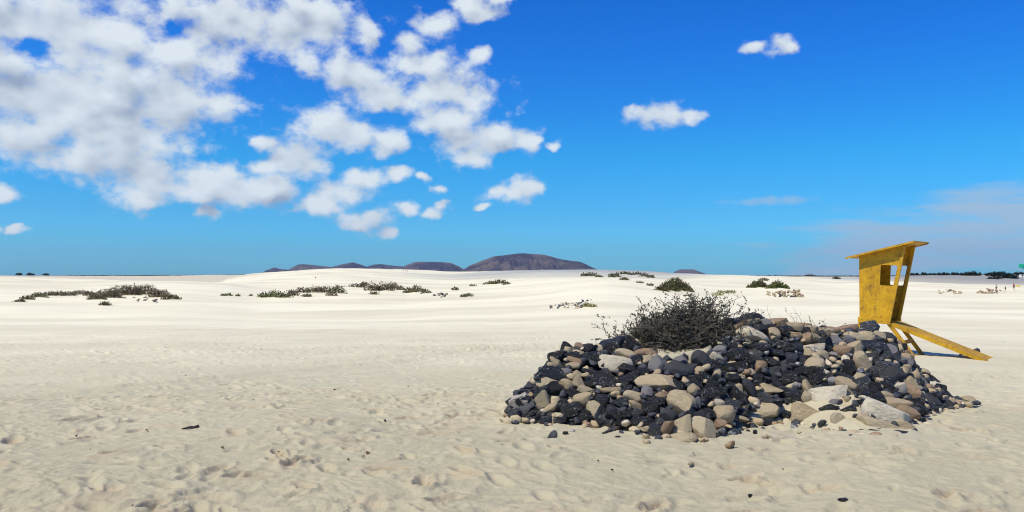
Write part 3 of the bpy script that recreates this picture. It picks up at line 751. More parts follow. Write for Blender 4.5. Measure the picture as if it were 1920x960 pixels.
def shrub(loc, specs, seed, lab, leafy=.55, cat='shrub', grp=None, mats=('twig', 'twig', 'bleached', 'sprig'), tangle=0):
    rg = random.Random(seed)
    mbs = dict(branch=MB(), twig=MB(), dry=[] if tangle else None, leaf=MB(), leafy=leafy)
    for (sx, sy, sz, dx, dy, dz, L, r, n, lev) in specs:
        for k in range(n):
            st = Vector((sx+rg.gauss(0, .10), sy+rg.gauss(0, .10), sz+rg.gauss(0, .03)))
            d = Vector((dx+rg.gauss(0, .38), dy+rg.gauss(0, .38), dz+rg.gauss(0, .22)))
            grow(mbs, st, d, L*rg.uniform(.65, 1.15), r, lev, rg, .01)
    for k in range(tangle):      # the thicket of bent dead twigs inside
        a = rg.uniform(0, 6.28); t = rg.random()**.5; h = rg.random()
        q = Vector((.02+.76*t*math.cos(a), .45*t*math.sin(a), .03+.60*h*(1-.72*t*t)))
        d = Vector((rg.gauss(0, 1), rg.gauss(0, .8), rg.gauss(0, .45))).normalized(); b = Vector((rg.gauss(0, 1), rg.gauss(0, 1), rg.gauss(-.2, 1)))*.5
        L = rg.uniform(.12, .36); pts = []; 
        for i in range(6): pts.append(q.copy()); d = (d+b*.25+Vector((rg.gauss(0, .12), rg.gauss(0, .12), rg.gauss(0, .12)))).normalized(); q = q+d*L/5
        tg_ = mbs['twig']
        if rg.random() < .03 and len(mbs['dry']) < 90: tg_ = MB(); mbs['dry'].append(tg_)
        tg_.tube(pts, [.006, .0055, .005, .0045, .004, .002], 3, cap=False)
        if rg.random() < .36:
            for p_ in pts[1:]:
                n = Vector((rg.gauss(0, 1), rg.gauss(0, 1), rg.gauss(.3, 1))).normalized(); l = rg.uniform(.02, .045); a_ = n.orthogonal()*l*.3
                mbs['leaf'].add([p_-a_, p_+a_, p_+n*l+a_*.3, p_+n*l*1.15-a_*.3], [(0, 1, 2, 3)])
    root = empty('shrub', loc); tag(root, lab, cat, grp)
    mbs['branch'].build('branch', M[mats[0]], root, True)
    if mbs['twig'].v: mbs['twig'].build('twigs', M[mats[1]], root, True)
    for b_ in (mbs['dry'] or [])[:95]: b_.build('dry_twig', M[mats[2]], root, True)
    if mbs['leaf'].v: mbs['leaf'].build('foliage', M[mats[3]], root)
    return root
bp = Vector(((1285-960)/F*11.75, 11.75, 0)); bz_ = EYE-(655-HOR)*11.75/F
specs = []
for k in range(34):
    a = 2*math.pi*k/34
    specs.append((.28*math.cos(a), .2*math.sin(a), .0, 1.0*math.cos(a), .5*math.sin(a), .34, .60, .013, 3, 2))
for sx in (-.6, -.45, -.3, -.15, 0, .15, .3, .45, .6):
    specs.append((sx, .1, .05, sx*.5, 0, .8, .56-.32*abs(sx-.15), .012, 8, 2))
specs += [(.32, .1, .35, .35, 0, .8, .42, .011, 12, 2), (-.25, .1, .3, -.3, 0, 1, .38, .010, 6, 2), (-.55, 0, .02, -1, -.1, .22, .50, .012, 11, 2), (-.80, .05, .02, -.7, 0, .5, .30, .008, 16, 1), (.55, .05, .1, .9, 0, .35, .50, .011, 10, 2), (.28, .1, .25, .35, 0, .85, .48, .011, 12, 2), (-.2, -.25, 0, 0, -.5, .2, .4, .01, 12, 2), (-.35, .1, .25, -.5, 0, .7, .42, .009, 10, 2)]
TANGLE = 2400
shrub((bp.x, bp.y, bz_), specs, 4, 'large tangled half dead shrub growing on top of the big stone heap', .75, tangle=TANGLE)
# sprigs among the stones of the right crest
for (px, row, h, lab) in [(1436,590,.22,'small dead sprig on the crest just right of the long black top stone'), (1494,590,.22,'thin upright dead sprig above the right half of the crest'), (1526,606,.16,'short dead sprig beside flat stones on the right crest'), (1563,612,.12,'tiny dead tuft on the crest nearest the hut')]:
    p, off = heap_hit(px, row+14)
    shrub((p.x, p.y, p.z), [(0, 0, 0, 0, 0, 1, h*1.3, .005, 4, 1)], int(px), lab, .1, grp=None)
p, off = heap_hit(1520, 632)
shrub((p.x, p.y-.05, p.z), [(0, 0, 0, 0, 0, .7, .22, .005, 16, 1)], 99, 'dry grey tuft growing in a gap between slabs in the right half of the heap', .1)

# ------------------------------------------------------------------ bushes out on the sand
def leafball(name, parent, mat, blobs, dens, leaf, seed, loc=None):
    """blobs: (cx,cy,cz, rx,ry,rz) in local coordinates; leaf clumps fill the volume's outer part"""
    rg = np.random.default_rng(seed); Vv = []; Ff = []; n0 = 0
    for (cx, cy, cz, rx, ry, rz) in blobs:
        n = int(dens*(rx*ry+rx*rz+ry*rz)/(leaf*leaf)*3.4)+20
        d = rg.normal(size=(n, 3)); d /= np.linalg.norm(d, axis=1)[:, None]; d[:, 2] = np.abs(d[:, 2])*1.0-.08
        lump = 1+.28*pnoise(d[:, 0]*2.3+seed, d[:, 1]*2.3+d[:, 2]*1.7, seed)+.15*pnoise(d[:, 0]*6, d[:, 1]*6+d[:, 2]*5, seed+2)
        rad = lump*(rg.random(n)**.30)
        P = d*rad[:, None]*np.array([rx, ry, rz])+np.array([cx, cy, cz])
        a = rg.normal(size=(n, 3)); a /= np.linalg.norm(a, axis=1)[:, None]
        b = np.cross(a, rg.normal(size=(n, 3))); b /= np.linalg.norm(b, axis=1)[:, None]
        sz = leaf*rg.uniform(.5, 1.3, n)[:, None]
        a[:, 2] = np.abs(a[:, 2])*1.3
        q = np.stack([P-b*sz*.35, P+b*sz*.35, P+b*sz*.2+a*sz, P-b*sz*.2+a*sz*.9], 1)
        Vv.append(q.reshape(-1, 3)); Ff.append(np.arange(n*4).reshape(n, 4)+n0); n0 += n*4
    me = mesh_np(name, np.concatenate(Vv), np.concatenate(Ff), M[mat], False)
    return obj(name, me, parent)
def bush(blobs_px, mat, lab, seed, dens=1.5, grp='low bushes on the dunes', leafpx=2.4, name='dune_bush', depthf=.45, mind=0):
    """blobs_px: (px, base row, half width px, height px)"""
    c = blobs_px[len(blobs_px)//2]; o = ground_at(c[0], c[1], mind)
    root = empty(name, o); tag(root, lab, 'bush', grp)
    s = o.y/F; bl = []
    for (px, row, hw, h) in blobs_px:
        p = ground_at(px, row, mind); q = p.y/F
        if abs(p.y-o.y) > 30 or mind: X = (px-960)*s; p = Vector((X, o.y, EYE-(row-HOR)*s)); q = s
        if not mind: HUMMOCKS.append((p.x, p.y, hw*q*1.5, max(hw*q*.9, h*q*1.4), .28*h*q)); p = p+Vector((0, 0, .10*h*q))
        bl.append((p.x-o.x, p.y-o.y, p.z-o.z-.05*h*q, hw*q*1.12, max(hw*q*depthf, h*q*.7), h*q*1.12))
    leafball('foliage', root, mat, bl, dens, leafpx*s, seed)
    mb = MB(); rg = random.Random(seed)
    for (x, y, z, rx, ry, rz) in bl:
        for k in range(4):
            mb.tube([(x+rg.gauss(0, rx*.2), y+rg.gauss(0, ry*.2), z-.12), (x+rg.gauss(0, rx*.4), y+rg.gauss(0, ry*.3), z+rz*.55), (x+rg.gauss(0, rx*.55), y+rg.gauss(0, ry*.4), z+rz*1.0)], [.03, .02, .008], 4)
    mb.build('stems', M['twig'], root, True)
    return root
bush([(38,567,10,5),(52,563,14,8),(72,559,17,9),(95,556,18,8),(112,554,12,7)], 'olive', 'thin olive green tail of low bush farthest left on the sand', 1)
bush([(128,556,14,8),(150,554,16,9),(168,556,12,9)], 'brownish', 'narrow low brownish bush between the green tail and the big dark hump at left', 2)
bush([(180,564,18,12),(205,562,26,18),(235,557,34,19),(268,555,34,18),(300,560,25,14),(322,563,18,9),(198,574,12,6)], 'brownish', 'biggest dark brown and green spreading bush on the left side', 3, 1.9)
bush([(418,555,6,3),(427,555,9,4)], 'greenish', 'small flat green cushion plant right of the big left bush', 4)
bush([(446,556,5,3)], 'greenish', 'tiny green cushion plant right of the small flat one', 5)
bush([(470,555,3,2.5)], 'olive', 'tiniest dark cushion plant just left of the bright green bush', 6)
bush([(495,559,12,9),(515,560,22,13),(533,560,14,9)], 'greenish', 'bright green cushion shaped bush at the left end of the long bush row', 7)
bush([(548,557,13,12),(566,551,16,11)], 'brownish', 'dark brown bush with bare sand patches next to the bright green one', 8)
bush([(590,551,18,12),(608,550,16,12),(575,557,10,5)], 'brownish', 'rusty brown low bush left of the dark green rounded one', 9)
bush([(632,553,17,16),(622,556,10,9)], 'olive', 'rounded dark green bush in the middle of the long bush row', 10)
bush([(655,547,14,11),(675,541,14,9),(684,538,9,8)], 'brownish', 'brown bush rising to a crest in the long bush row', 11)
bush([(700,549,16,15),(720,548,18,16),(702,553,9,5)], 'brownish', 'tallest brown bush with the sand showing at its left edge', 12)
bush([(736,543,12,12),(750,546,10,9)], 'brownish', 'dark ragged bush right beside the tallest brown one', 13)
bush([(768,551,12,10),(782,551,15,14),(798,552,10,9)], 'olive', 'grey green rounded bush at the right end of the long bush row', 14)
bush([(853,545,7,5)], 'olive', 'small olive bush on the dune edge left of the low flat one', 15)
bush([(868,558,6,5),(878,557,9,6)], 'olive', 'small olive bush lower on the sand right of the dark rubble', 16)
bush([(922,534,14,5),(938,533,14,8),(950,534,8,4)], 'olive', 'low flat olive bush on the pale dune left of the centre', 17)
bush([(886,536.5,6,2)], 'olive', 'sliver of olive bush on the dune just left of the low flat one', 18)
bush([(1097,518.5,8,5),(1108,519,12,7),(1122,520,8,3)], 'olive', 'olive bush on the dune crest below the right foot of the volcano', 19)
bush([(1147,521,6,7),(1156,521,9,8)], 'olive', 'leftmost dark clump of the scattered bushes on the dune crest', 20)
bush([(1172,515,10,5),(1182,516,8,4)], 'olive', 'flat clump in the middle of the scattered bushes on the dune crest', 21)
bush([(1170,526,9,5)], 'olive', 'small clump on the slope below the scattered crest bushes', 22)
bush([(1195,516,8,5),(1208,520,9,7),(1220,522,8,5),(1229,527,7,4)], 'brownish', 'brown clump trailing down to the right among the scattered crest bushes', 23)
bush([(1200,531,8,2.5),(1218,536,8,3)], 'brownish', 'thin low strip of plants below the brown trailing clump', 24)
bush([(1240,547,13,9),(1253,547,17,16),(1266,547,20,22),(1281,548,16,15),(1292,548,9,7)], 'olive', 'large olive bush shaped like a pyramid behind the shrub on the heap', 25, 4.5, leafpx=2.2)
bush([(1410,541,10,6),(1422,541,14,13),(1432,541,7,9)], 'olive', 'dark triangular bush, left one of the pair above the stone wall', 26, 4.2)
bush([(1432,527,9,5)], 'brownish', 'small dry bush showing above the gap of the dark pair', 27)
bush([(1447,543,9,9),(1457,543,13,14),(1470,543,10,8)], 'greenish', 'dark triangular bush, right one of the pair above the stone wall', 28, 4.2)
bush([(1518,518.5,9,3)], 'brownish', 'small brown bush on the skyline between the dark pair and the hut', 29)
bush([(1568,523.5,8,3)], 'darktree', 'flat dark bush on the dune just left of the hut', 30)
bush([(1345,556,12,8),(1358,551,12,6),(1372,549,8,3)], 'yellowish', 'sparse yellow green bush right behind the top of the heap shrub', 31, .7, leafpx=2.6)
bush([(1862,524,12,3),(1872,523,8,2.5)], 'darktree', 'flat dark bush on the grey dune at the right', 32)
bush([(1812,517,10,7),(1824,517,12,8)], 'darktree', 'dark dome shaped thicket on the grey dune skyline', 33, mind=300)
bush([(1862,517,14,6),(1876,518,16,9),(1892,522,16,9),(1902,528,10,8)], 'darktree', 'big dark thicket sloping down at the right edge', 34, 2.0, mind=300)

# ------------------------------------------------------------------ stone rings far off
def cairn(cells, lab, grp, mats, seed, size=5, loose=False):
    rg = random.Random(seed)
    for (x0, x1, r0, r1, n) in cells:
        for k in range(n):
            px = rg.uniform(x0, x1); t = rg.random(); row = r0+(r1-r0)*t
            p = ground_at(px, r1+0.5); s = p.y/F
            loc = Vector(((px-960)*s, p.y+rg.uniform(0, .8), EYE-(row-HOR)*s))
            if loose: p = ground_at(px, row); s = p.y/F; loc = p+Vector((0, 0, size*s*.2))
            w = size*s*rg.uniform(.6, 1.3)
            m = rg.choice(mats)
            put_stone('stone', rg.choice(['block', 'slab', 'lump']), m, rg.randint(0, 8), loc, (w*1.3, w, w*.7), rg.uniform(0, 6), rg.gauss(0, .3), (rg.gauss(0, .3), 0), lab.replace('*', COLW[m]), grp)
cairn([(1032,1050,573,579,9),(1046,1064,567,576,9),(1060,1090,568,570,7),(1075,1092,571,578,9),(1090,1108,563,570,9),(1040,1100,572,579,14)], '* stone of the low broken ring on the sand left of the big heap', 'stones of the broken ring left of the heap', 'KKKBW', 1, 4.4, True)
bush([(1100,577,9,8),(1112,577,8,5)], 'yellowish', 'dry straw coloured tuft inside the low broken stone ring', 40, 1.0, leafpx=2)['label'] = 'dry straw coloured tuft inside the low broken stone ring'
cairn([(1440,1510,547,557,42),(1460,1500,544,548,10)], '* stone of the low wall in front of the dark pair of bushes', 'stones of the low wall by the dark bushes', 'TTBTD', 2, 5.5)
cairn([(1760,1772,545,551,6),(1772,1790,543,547,9),(1788,1804,545,551,7)], '* stone of the small stone ring right of the hut', 'stones of the small ring right of the hut', 'TTBW', 3, 4.2)
cairn([(1834,1856,546,550,9),(1852,1884,541,550,18)], '* stone of the windbreak where two people sit', 'stones of the windbreak at the right', 'TTBW', 4, 4.4)
cairn([(262,300,552,564,22),(280,305,560,568,10),(250,262,558,566,4)], '* stone spilling out under the biggest left bush', 'dark stones under the biggest left bush', 'KKKB', 5, 4.0, True)
cairn([(814,838,551,558,14)], '* stone of the dark rubble right of the long bush row', 'dark rubble right of the long bush row', 'KKKB', 6, 4.3, True)
cairn([(1388,1393,548,551,2)], '* stone alone on the sand between the yellow bush and the wall', 'pair of stones near the yellow bush', 'BK', 7, 4, True)

flush_stones()

# ------------------------------------------------------------------ lifeguard hut
TH = math.radians(41)
hx, hy = (1608.5-960)/F*20.9, 20.9
hz0 = tz(hx+.5, hy)
hut = empty('lifeguard_hut', (hx, hy, hz0), (0, math.radians(2.6), -TH))
tag(hut, 'yellow wooden lifeguard hut on splayed legs with a slanted roof and a ramp', 'lifeguard hut')
PZ = .646-hz0
DY = .86
def panel(y0, y1):
    # outline with a window whose left corners are rounded; x,z with z measured from the floor
    out = [(0, 0), (.755, 0), (1.035, 1.98), (-.09, 1.66)]
    def xr(z): return .79+(1.075-.79)*z/1.93
    w_ = [(.47, .90), (.855-.03, .90), (.855+.048, 1.42), (.47, 1.42)]
    win = []
    def arc(cx, cz, a0, a1, r=.035):
        return [(cx+r*math.cos(math.radians(a0+(a1-a0)*i/4)), cz+r*math.sin(math.radians(a0+(a1-a0)*i/4))) for i in range(5)]
    r = .035
    win += arc(.455+r, .92+r, 180, 270); win += arc(.785-r, .92+r, 270, 360); win += arc(.855-r, 1.44-r, 0, 90); win += arc(.455+r, 1.44-r, 90, 180)
    import bmesh
    bm = bmesh.new()
    def dens(pts):
        return pts
    ov = [bm.verts.new((x, 0, z)) for x, z in out]; wv = [bm.verts.new((x, 0, z)) for x, z in win]
    # bridge outline corners to window arcs (arc order: bottom-left, bottom-right, top-right, top-left)
    n = len(wv); per = 5
    for i in range(4):
        arcv = wv[i*per:(i+1)*per]
        for a, b in zip(arcv[:-1], arcv[1:]): bm.faces.new((ov[i], b, a))
        j = (i+1) % 4
        bm.faces.new((ov[i], ov[j], wv[(j*per) % n], arcv[-1]))
    bmesh.ops.recalc_face_normals(bm, faces=bm.faces)
    ext = bmesh.ops.extrude_face_region(bm, geom=list(bm.faces))
    bmesh.ops.translate(bm, vec=(0, y1-y0, 0), verts=[v for v in ext['geom'] if isinstance(v, bmesh.types.BMVert)])
    bmesh.ops.translate(bm, vec=(0, y0, PZ), verts=bm.verts)
    bmesh.ops.recalc_face_normals(bm, faces=bm.faces)
    me = bpy.data.meshes.new('side_panel'); bm.to_mesh(me); bm.free(); me.materials.append(M['Y'])
    return obj('side_panel', me, hut)
panel(0, .022); panel(DY, DY+.022)
# back wall (closed left side), leaning with the panels' left edges
mb = MB(); mb.add([(.0,.024,PZ),(.0,DY-.002,PZ),(-.09,DY-.002,PZ+1.66),(-.09,.024,PZ+1.66),(.025,.024,PZ),(.025,DY-.002,PZ),(-.065,DY-.002,PZ+1.662),(-.065,.024,PZ+1.662)],
                  [(0,1,2,3),(7,6,5,4),(0,4,5,1),(1,5,6,2),(2,6,7,3),(3,7,4,0)])
mb.build('back_wall', M['Y'], hut)
# roof
a = math.atan2(.32, 1.125)
def roofz(x): return PZ+1.66+(x+.09)*math.tan(a)
mb = MB(); x0, x1 = -.37, 1.26; y0, y1 = -.20, DY+.36
zz = lambda x, e: roofz(x)+e
mb.add([(x0,y0,zz(x0,.004)),(x1,y0,zz(x1,.004)),(x1,y1,zz(x1,.004)),(x0,y1,zz(x0,.004)),(x0,y0,zz(x0,.026)),(x1,y0,zz(x1,.026)),(x1,y1,zz(x1,.026)),(x0,y1,zz(x0,.026))],
       [(0,3,2,1),(4,5,6,7),(0,1,5,4),(1,2,6,5),(2,3,7,6),(3,0,4,7)])
mb.build('roof', M['Y'], hut)
mb = MB()
for (ya, yb) in ((y0-.004, y0+.03), (y1-.03, y1+.004)):
    mb.add([(x0+.01,ya,zz(x0+.01,-.022)),(x1-.01,ya,zz(x1-.01,-.022)),(x1-.01,yb,zz(x1-.01,-.022)),(x0+.01,yb,zz(x0+.01,-.022)),(x0+.01,ya,zz(x0+.01,.002)),(x1-.01,ya,zz(x1-.01,.002)),(x1-.01,yb,zz(x1-.01,.002)),(x0+.01,yb,zz(x0+.01,.002))],
       [(0,3,2,1),(4,5,6,7),(0,1,5,4),(1,2,6,5),(2,3,7,6),(3,0,4,7)])
mb.build('roof_trim', M['Y'], hut)
mb = MB(); mb.tube([(x0+.25, .1, zz(x0+.25, .02)), (x0+.25, .1, zz(x0+.25, .06))], [.015, .012], 6); mb.build('bolt', M['metal'], hut)
# edge posts along the open side (the photo's bright frame strips)
for y in (-.0, DY):
    mb = MB(); mb.bar((.722, y-.022, PZ+.01), (.993, y-.022, PZ+1.94), .075, .038)
    mb.build('frame_post', M['Y'], hut, bevel=.003)
mb = MB(); mb.box(.0, .755, .03, DY-.005, PZ-.03, PZ+.0); mb.build('floor', M['Y'], hut)
mb = MB(); mb.box(-.035, .765, -.03, -.003, PZ-.06, PZ+.075); mb.build('base_board', M['Y'], hut, bevel=.004)
for x_ in (.06, .20, .37, .55, .70):
    mb = MB(); mb.tube([(x_, -.029, PZ+.01), (x_, -.038, PZ+.01)], [.012, .010], 8); mb.build('bolt', M['driftwood'], hut)
mb = MB(); mb.box(-.035, .765, DY+.025, DY+.05, PZ-.06, PZ+.075); mb.build('base_board', M['Y'], hut, bevel=.004)
# splayed legs
for (xa, xb) in ((.69, 1.46), (.08, -.66)):
    for y in (.04, DY-.04):
        mb = MB(); mb.bar((xa, y, PZ-.02), (xb, y, -.06), .095, .045); mb.build('leg', M['Y'], hut, bevel=.004)
for t, hh in ((.52, .10), (.86, .07)):
    for (xa, xb) in ((.69, 1.46), (.08, -.66)):
        x = xa+(xb-xa)*t; z = PZ*(1-t)
        mb = MB(); mb.box(x-.012, x+.012, .03, DY-.03, z-hh/2, z+hh/2); mb.build('crossboard', M['Y'], hut)
# ramp
RX0, RX1, RZ0, RZ1 = .765, 3.22, PZ-.0, .10
mb = MB()
mb.add([(RX0,.05,RZ0-.02),(RX1,.05,RZ1-.02),(RX1,DY-.04,RZ1-.02),(RX0,DY-.04,RZ0-.02),(RX0,.05,RZ0),(RX1,.05,RZ1),(RX1,DY-.04,RZ1),(RX0,DY-.04,RZ0)],
       [(0,3,2,1),(4,5,6,7),(0,1,5,4),(1,2,6,5),(2,3,7,6),(3,0,4,7)])
mb.build('ramp', M['Y'], hut)
for y in (.03, DY-.02):
    mb = MB(); mb.bar((RX0-.02, y, RZ0-.05), (RX1-.03, y, RZ1-.03), .085, .035); mb.build('ramp_stringer', M['Y'], hut, bevel=.003)

# ------------------------------------------------------------------ people (tiny in the picture)
def skinned(name, verts, edges, rad, mat, parent, root=0):
    me = bpy.data.meshes.new(name+'_skel'); me.from_pydata(verts, edges, [])
    o = bpy.data.objects.new(name+'_skel', me); COL.objects.link(o)
    sm = o.modifiers.new('s', 'SKIN'); o.modifiers.new('u', 'SUBSURF').levels = 1
    for i, r in enumerate(rad): me.skin_vertices[0].data[i].radius = (r, r)
    me.skin_vertices[0].data[root].use_root = True
    dg = bpy.context.evaluated_depsgraph_get(); dg.update()
    m2 = bpy.data.meshes.new_from_object(o.evaluated_get(dg)); m2.name = name
    bpy.data.objects.remove(o); m2.materials.clear(); m2.materials.append(M[mat])
    m2.polygons.foreach_set('use_smooth', np.ones(len(m2.polygons), bool))
    return obj(name, m2, parent)
def person(px, row, hpx, lab, top, bottom, yaw=0, stride=.2, arm=0, seated=False, grp=None, mind=0):
    p = ground_at(px, row, mind); s = p.y/F; H = hpx*s
    root = empty('person', p, (0, 0, yaw)); tag(root, lab, 'person', grp)
    root.scale = (H/1.72,)*3
    st = stride
    V = [(0,0,.93),(0,0,1.12),(0,0,1.38),(0,0,1.47),(0,.01,1.56),(0,.01,1.66),
         (-.10,0,.88),(-.11,-st*.5,.48),(-.11,-st,.07),(-.11,-st-.13,.03),(.10,0,.88),(.11,st*.5,.48),(.11,st,.07),(.11,st-.13,.03),
         (-.18,0,1.38),(-.24,.05,1.12),(-.24,-.05,.90),(-.25,-.08,.80),(.18,0,1.38),(.25,-.05-arm*.1,1.13),(.25+arm*.25,-.1-arm*.1,.92+arm*.2),(.26+arm*.35,-.12,.83+arm*.28)]
    E = [(0,1),(1,2),(2,3),(3,4),(4,5),(0,6),(6,7),(7,8),(8,9),(0,10),(10,11),(11,12),(12,13),(2,14),(14,15),(15,16),(16,17),(2,18),(18,19),(19,20),(20,21)]
    Rr = [.13,.115,.12,.055,.09,.085,.085,.06,.04,.03,.085,.06,.04,.03,.055,.042,.034,.03,.055,.042,.034,.03]
    skinned('body', V, E, Rr, 'skin', root)
    skinned('shirt', [V[0], V[1], V[2], V[14], (-.215,.03,1.24), V[18], (.22,-.03,1.24)], [(0,1),(1,2),(2,3),(3,4),(2,5),(5,6)], [.15,.14,.145,.075,.065,.075,.065], top, root)
    skinned('shorts', [V[0], V[6], tuple((Vector(V[6])+Vector(V[7]))/2), V[10], tuple((Vector(V[10])+Vector(V[11]))/2)], [(0,1),(1,2),(0,3),(3,4)], [.155,.11,.10,.11,.10], bottom, root)
    Vh, Fh = ICO[2]; Vh = Vh*np.array([.095,.105,.10])+np.array([0,.025,1.655]); Vh[:, 2] = np.maximum(Vh[:, 2], 1.60)
    obj('hair', mesh_np('hair', Vh, Fh, M['hair']), root)
    return root
person(1901, 545, 14, 'person in a red top and dark shorts holding something yellow at the right edge', 'red', 'dark', .3, .1, 1)
o_ = ground_at(1901, 545); s_ = o_.y/F
mb = MB(); 
board = []
for i in range(13):
    t = i/12; w = .16*math.sin(math.pi*min(max(t, .04), .97))**.6; board.append((t, w))
for i, (t, w) in enumerate(board):
    x = -.62+1.24*t
    mb.v += [(x, -.02, -w), (x, -.02, w), (x, .03, w), (x, .03, -w)]
for i in range(12):
    for j in range(4):
        a_ = i*4+j; b_ = i*4+(j+1) % 4; mb.f.append([a_, b_, b_+4, a_+4])
mb.f += [[3, 2, 1, 0], [48, 49, 50, 51]]
bd = mb.build('bodyboard', M['yel'], smooth=False); bd.location = o_+Vector((.75, -.35, 1.05)); bd.rotation_euler = (0, .1, 0)
tag(bd, 'yellow board held by the person in red', 'bodyboard')
person(1868, 546, 13, 'person in a pale top and dark shorts standing behind the stone windbreak', 'pale', 'dark', .2, .05)
person(1885, 546, 9, 'smaller dark clothed person at the right end of the stone windbreak', 'dark', 'dark', .2, .05)
person(592, 524, 6, 'lone person walking on the face of the big pale dune', 'dark', 'dark', 1.2, .2)
person(516, 547, 5.5, 'person walking just above the bright green bush', 'dark', 'dark', 1.2, .2)
for k, (px, rw, tp) in enumerate(((756, 509.6, 'dark'), (760, 509.8, 'pale'), (764, 510, 'dark'))):
    person(px, rw, 3.6, ['leftmost', 'middle', 'rightmost'][k]+' of the three people near the crest of the big pale dune', tp, 'dark', 1., .15, grp='three people near the dune crest')

# ------------------------------------------------------------------ flag at the right edge
fp = ground_at(1926, 548); s_ = fp.y/F
pole_h = (548-494)*s_
root = empty('flagpole', fp); tag(root, 'flagpole with a green flag blowing left at the right edge of the picture', 'flagpole')
mb = MB(); mb.tube([(0, 0, -.1), (0, 0, pole_h)], [.045, .03], 8); mb.build('pole', M['metal'], root, True)
nu, nv = 14, 6; V = []; Q = []
fw, fh = 15*s_, 9*s_
for i in range(nu+1):
    for j in range(nv+1):
        u = i/nu; v = j/nv
        V.append((-.04-u*fw, math.sin(u*7+v)*.12*u*fw*.4, pole_h-.05-v*fh*(1-.15*u)-.12*fh*math.sin(u*5)-u*fh*.1))
for i in range(nu):
    for j in range(nv):
        a_ = i*(nv+1)+j; Q.append([a_, a_+1, a_+nv+2, a_+nv+1])
fl = obj('flag', mesh_np('flag', V, Q, M['flag']), root); so = fl.modifiers.new('t', 'SOLIDIFY'); so.thickness = .01

# ------------------------------------------------------------------ trees, houses and scrub on the horizon
def tree(px, base_row, wpx, hpx, depth, lab, seed, grp, mat='darktree'):
    s = depth/F; X = (px-960)*s; z0 = EYE-(base_row-HOR)*s; g = min(tz(X, depth), z0)
    root = empty('tree', (X, depth, g)); tag(root, lab, 'tree', grp)
    b = z0-g; hw = wpx*s/2; h = hpx*s; rg = random.Random(seed)
    bl = [(rg.gauss(0, hw*.25), rg.gauss(0, hw*.2), b+h*.30, hw*.8, hw*.8, h*.62), (-hw*.4, 0, b+h*.28, hw*.55, hw*.5, h*.45), (hw*.42, 0, b+h*.25, hw*.55, hw*.5, h*.5)]
    leafball('crown', root, mat, bl, 1.6, s*1.7, seed)
    mb = MB(); mb.tube([(0, 0, -.3), (.1, 0, b+h*.2), (0, 0, b+h*.5)], [h*.05, h*.035, h*.02], 6)
    for k in range(3): mb.tube([(.1, 0, b+h*.2), (rg.gauss(0, hw*.4), rg.gauss(0, hw*.3), b+h*.55)], [h*.025, h*.01], 4)
    mb.build('trunk', M['twig'], root, True)
for k, (px, w, h) in enumerate([(36, 13, 5.5), (58, 14, 5.5), (86, 13, 4.5)]):
    tree(px, 517.3, w, h, 620, ['leftmost', 'middle', 'rightmost'][k]+' of three lone round trees on the far left skyline', 60+k, 'lone trees on the far left skyline')
rg = random.Random(8)
for k in range(16):
    px = 1712+k*8.2+rg.uniform(-1.5, 1.5)
    tree(px, 518.5, rg.uniform(8, 11), rg.uniform(6.5, 9), 640, 'small round dark tree in the row on the skyline right of the hut', 80+k, 'row of trees on the skyline right of the hut')
for k, (px, w, h) in enumerate([(1838, 12, 5), (1848, 10, 5), (1856, 8, 8), (1905, 12, 9), (1913, 10, 10), (1922, 10, 8)]):
    tree(px, 518.5, w, h, 620, ['low dark tree right of the dome shaped thicket','second low dark tree right of the dome shaped thicket','pointed dark tree standing out of the thicket at right','dark tree between the white houses at the right edge','dark tree beside the outermost white house','dark tree half cut off by the right edge'][k], 120+k, 'trees round the white houses')
def house(px, base, wpx, hpx, depth, lab):
    s = depth/F; X = (px-960)*s; z0 = EYE-(base-HOR)*s; w = wpx*s; h = hpx*s
    g = min(tz(X, depth), z0)
    root = empty('house', (X, depth, g)); tag(root, lab, 'house', 'white houses on the right skyline')
    b = z0-g
    mb = MB(); mb.box(-w/2, w/2, 0, w*.8, -.5, b+h); mb.build('wall', M['white'], root)
    mb = MB(); mb.box(-w/2-.1, w/2+.1, -.1, w*.8+.1, b+h+.003, b+h+.25); mb.build('roof', M['roof'], root)
    n = max(2, int(w/2.5))
    for i in range(n):
        x = -w/2+w*(i+.5)/n
        mb = MB(); mb.box(x-.45, x+.45, -.06, -.004, b+h*.35, b+h*.35+1.2); mb.build('window', M['glass'], root)
house(1829, 517.5, 8, 3.4, 660, 'low white house showing left above the dark thicket')
house(1852, 517.5, 7, 4, 655, 'white house between the dome thicket and the pointed tree')
house(1900, 520.5, 8, 5, 560, 'white house above the end of the big dark thicket')
house(1914, 526, 9, 4, 420, 'lower white house at the right edge')
house(1919, 520, 8, 5, 540, 'upper white house at the right edge, half hidden by trees')

# low dark land on the horizon: scrub
def strip(x0, x1, rowtop, depth, seed, lab, n=1500, leaf=1.3):
    s = depth/F; rg = np.random.default_rng(seed)
    px = rg.uniform(x0, x1, n); top = np.interp(px, *zip(*rowtop))
    bot = 518.5
    X = (px-960)*s; Yy = depth+rg.uniform(-25, 25, n); g = terrain(X, Yy)
    ztop = EYE-(top-HOR)*s
    Z = g+(np.maximum(ztop-g, .5))*rg.random(n)*(.8+.3*pnoise(px*.3, px*0, seed))
    P = np.stack([X, Yy, Z], 1); a = rg.normal(size=(n, 3)); b = rg.normal(size=(n, 3)); a /= np.linalg.norm(a, axis=1)[:, None]; b /= np.linalg.norm(b, axis=1)[:, None]
    L = leaf*s; V = np.stack([P-a*L*1.3-b*L*.5, P+a*L*1.3-b*L*.5, P+a*L+b*L*.5, P-a*L+b*L*.5], 1).reshape(-1, 3)
    o = obj('scrub', mesh_np('scrub', V, np.arange(n*4).reshape(n, 4), M['darktree'], False)); tag(o, lab, 'scrub', kind='stuff')
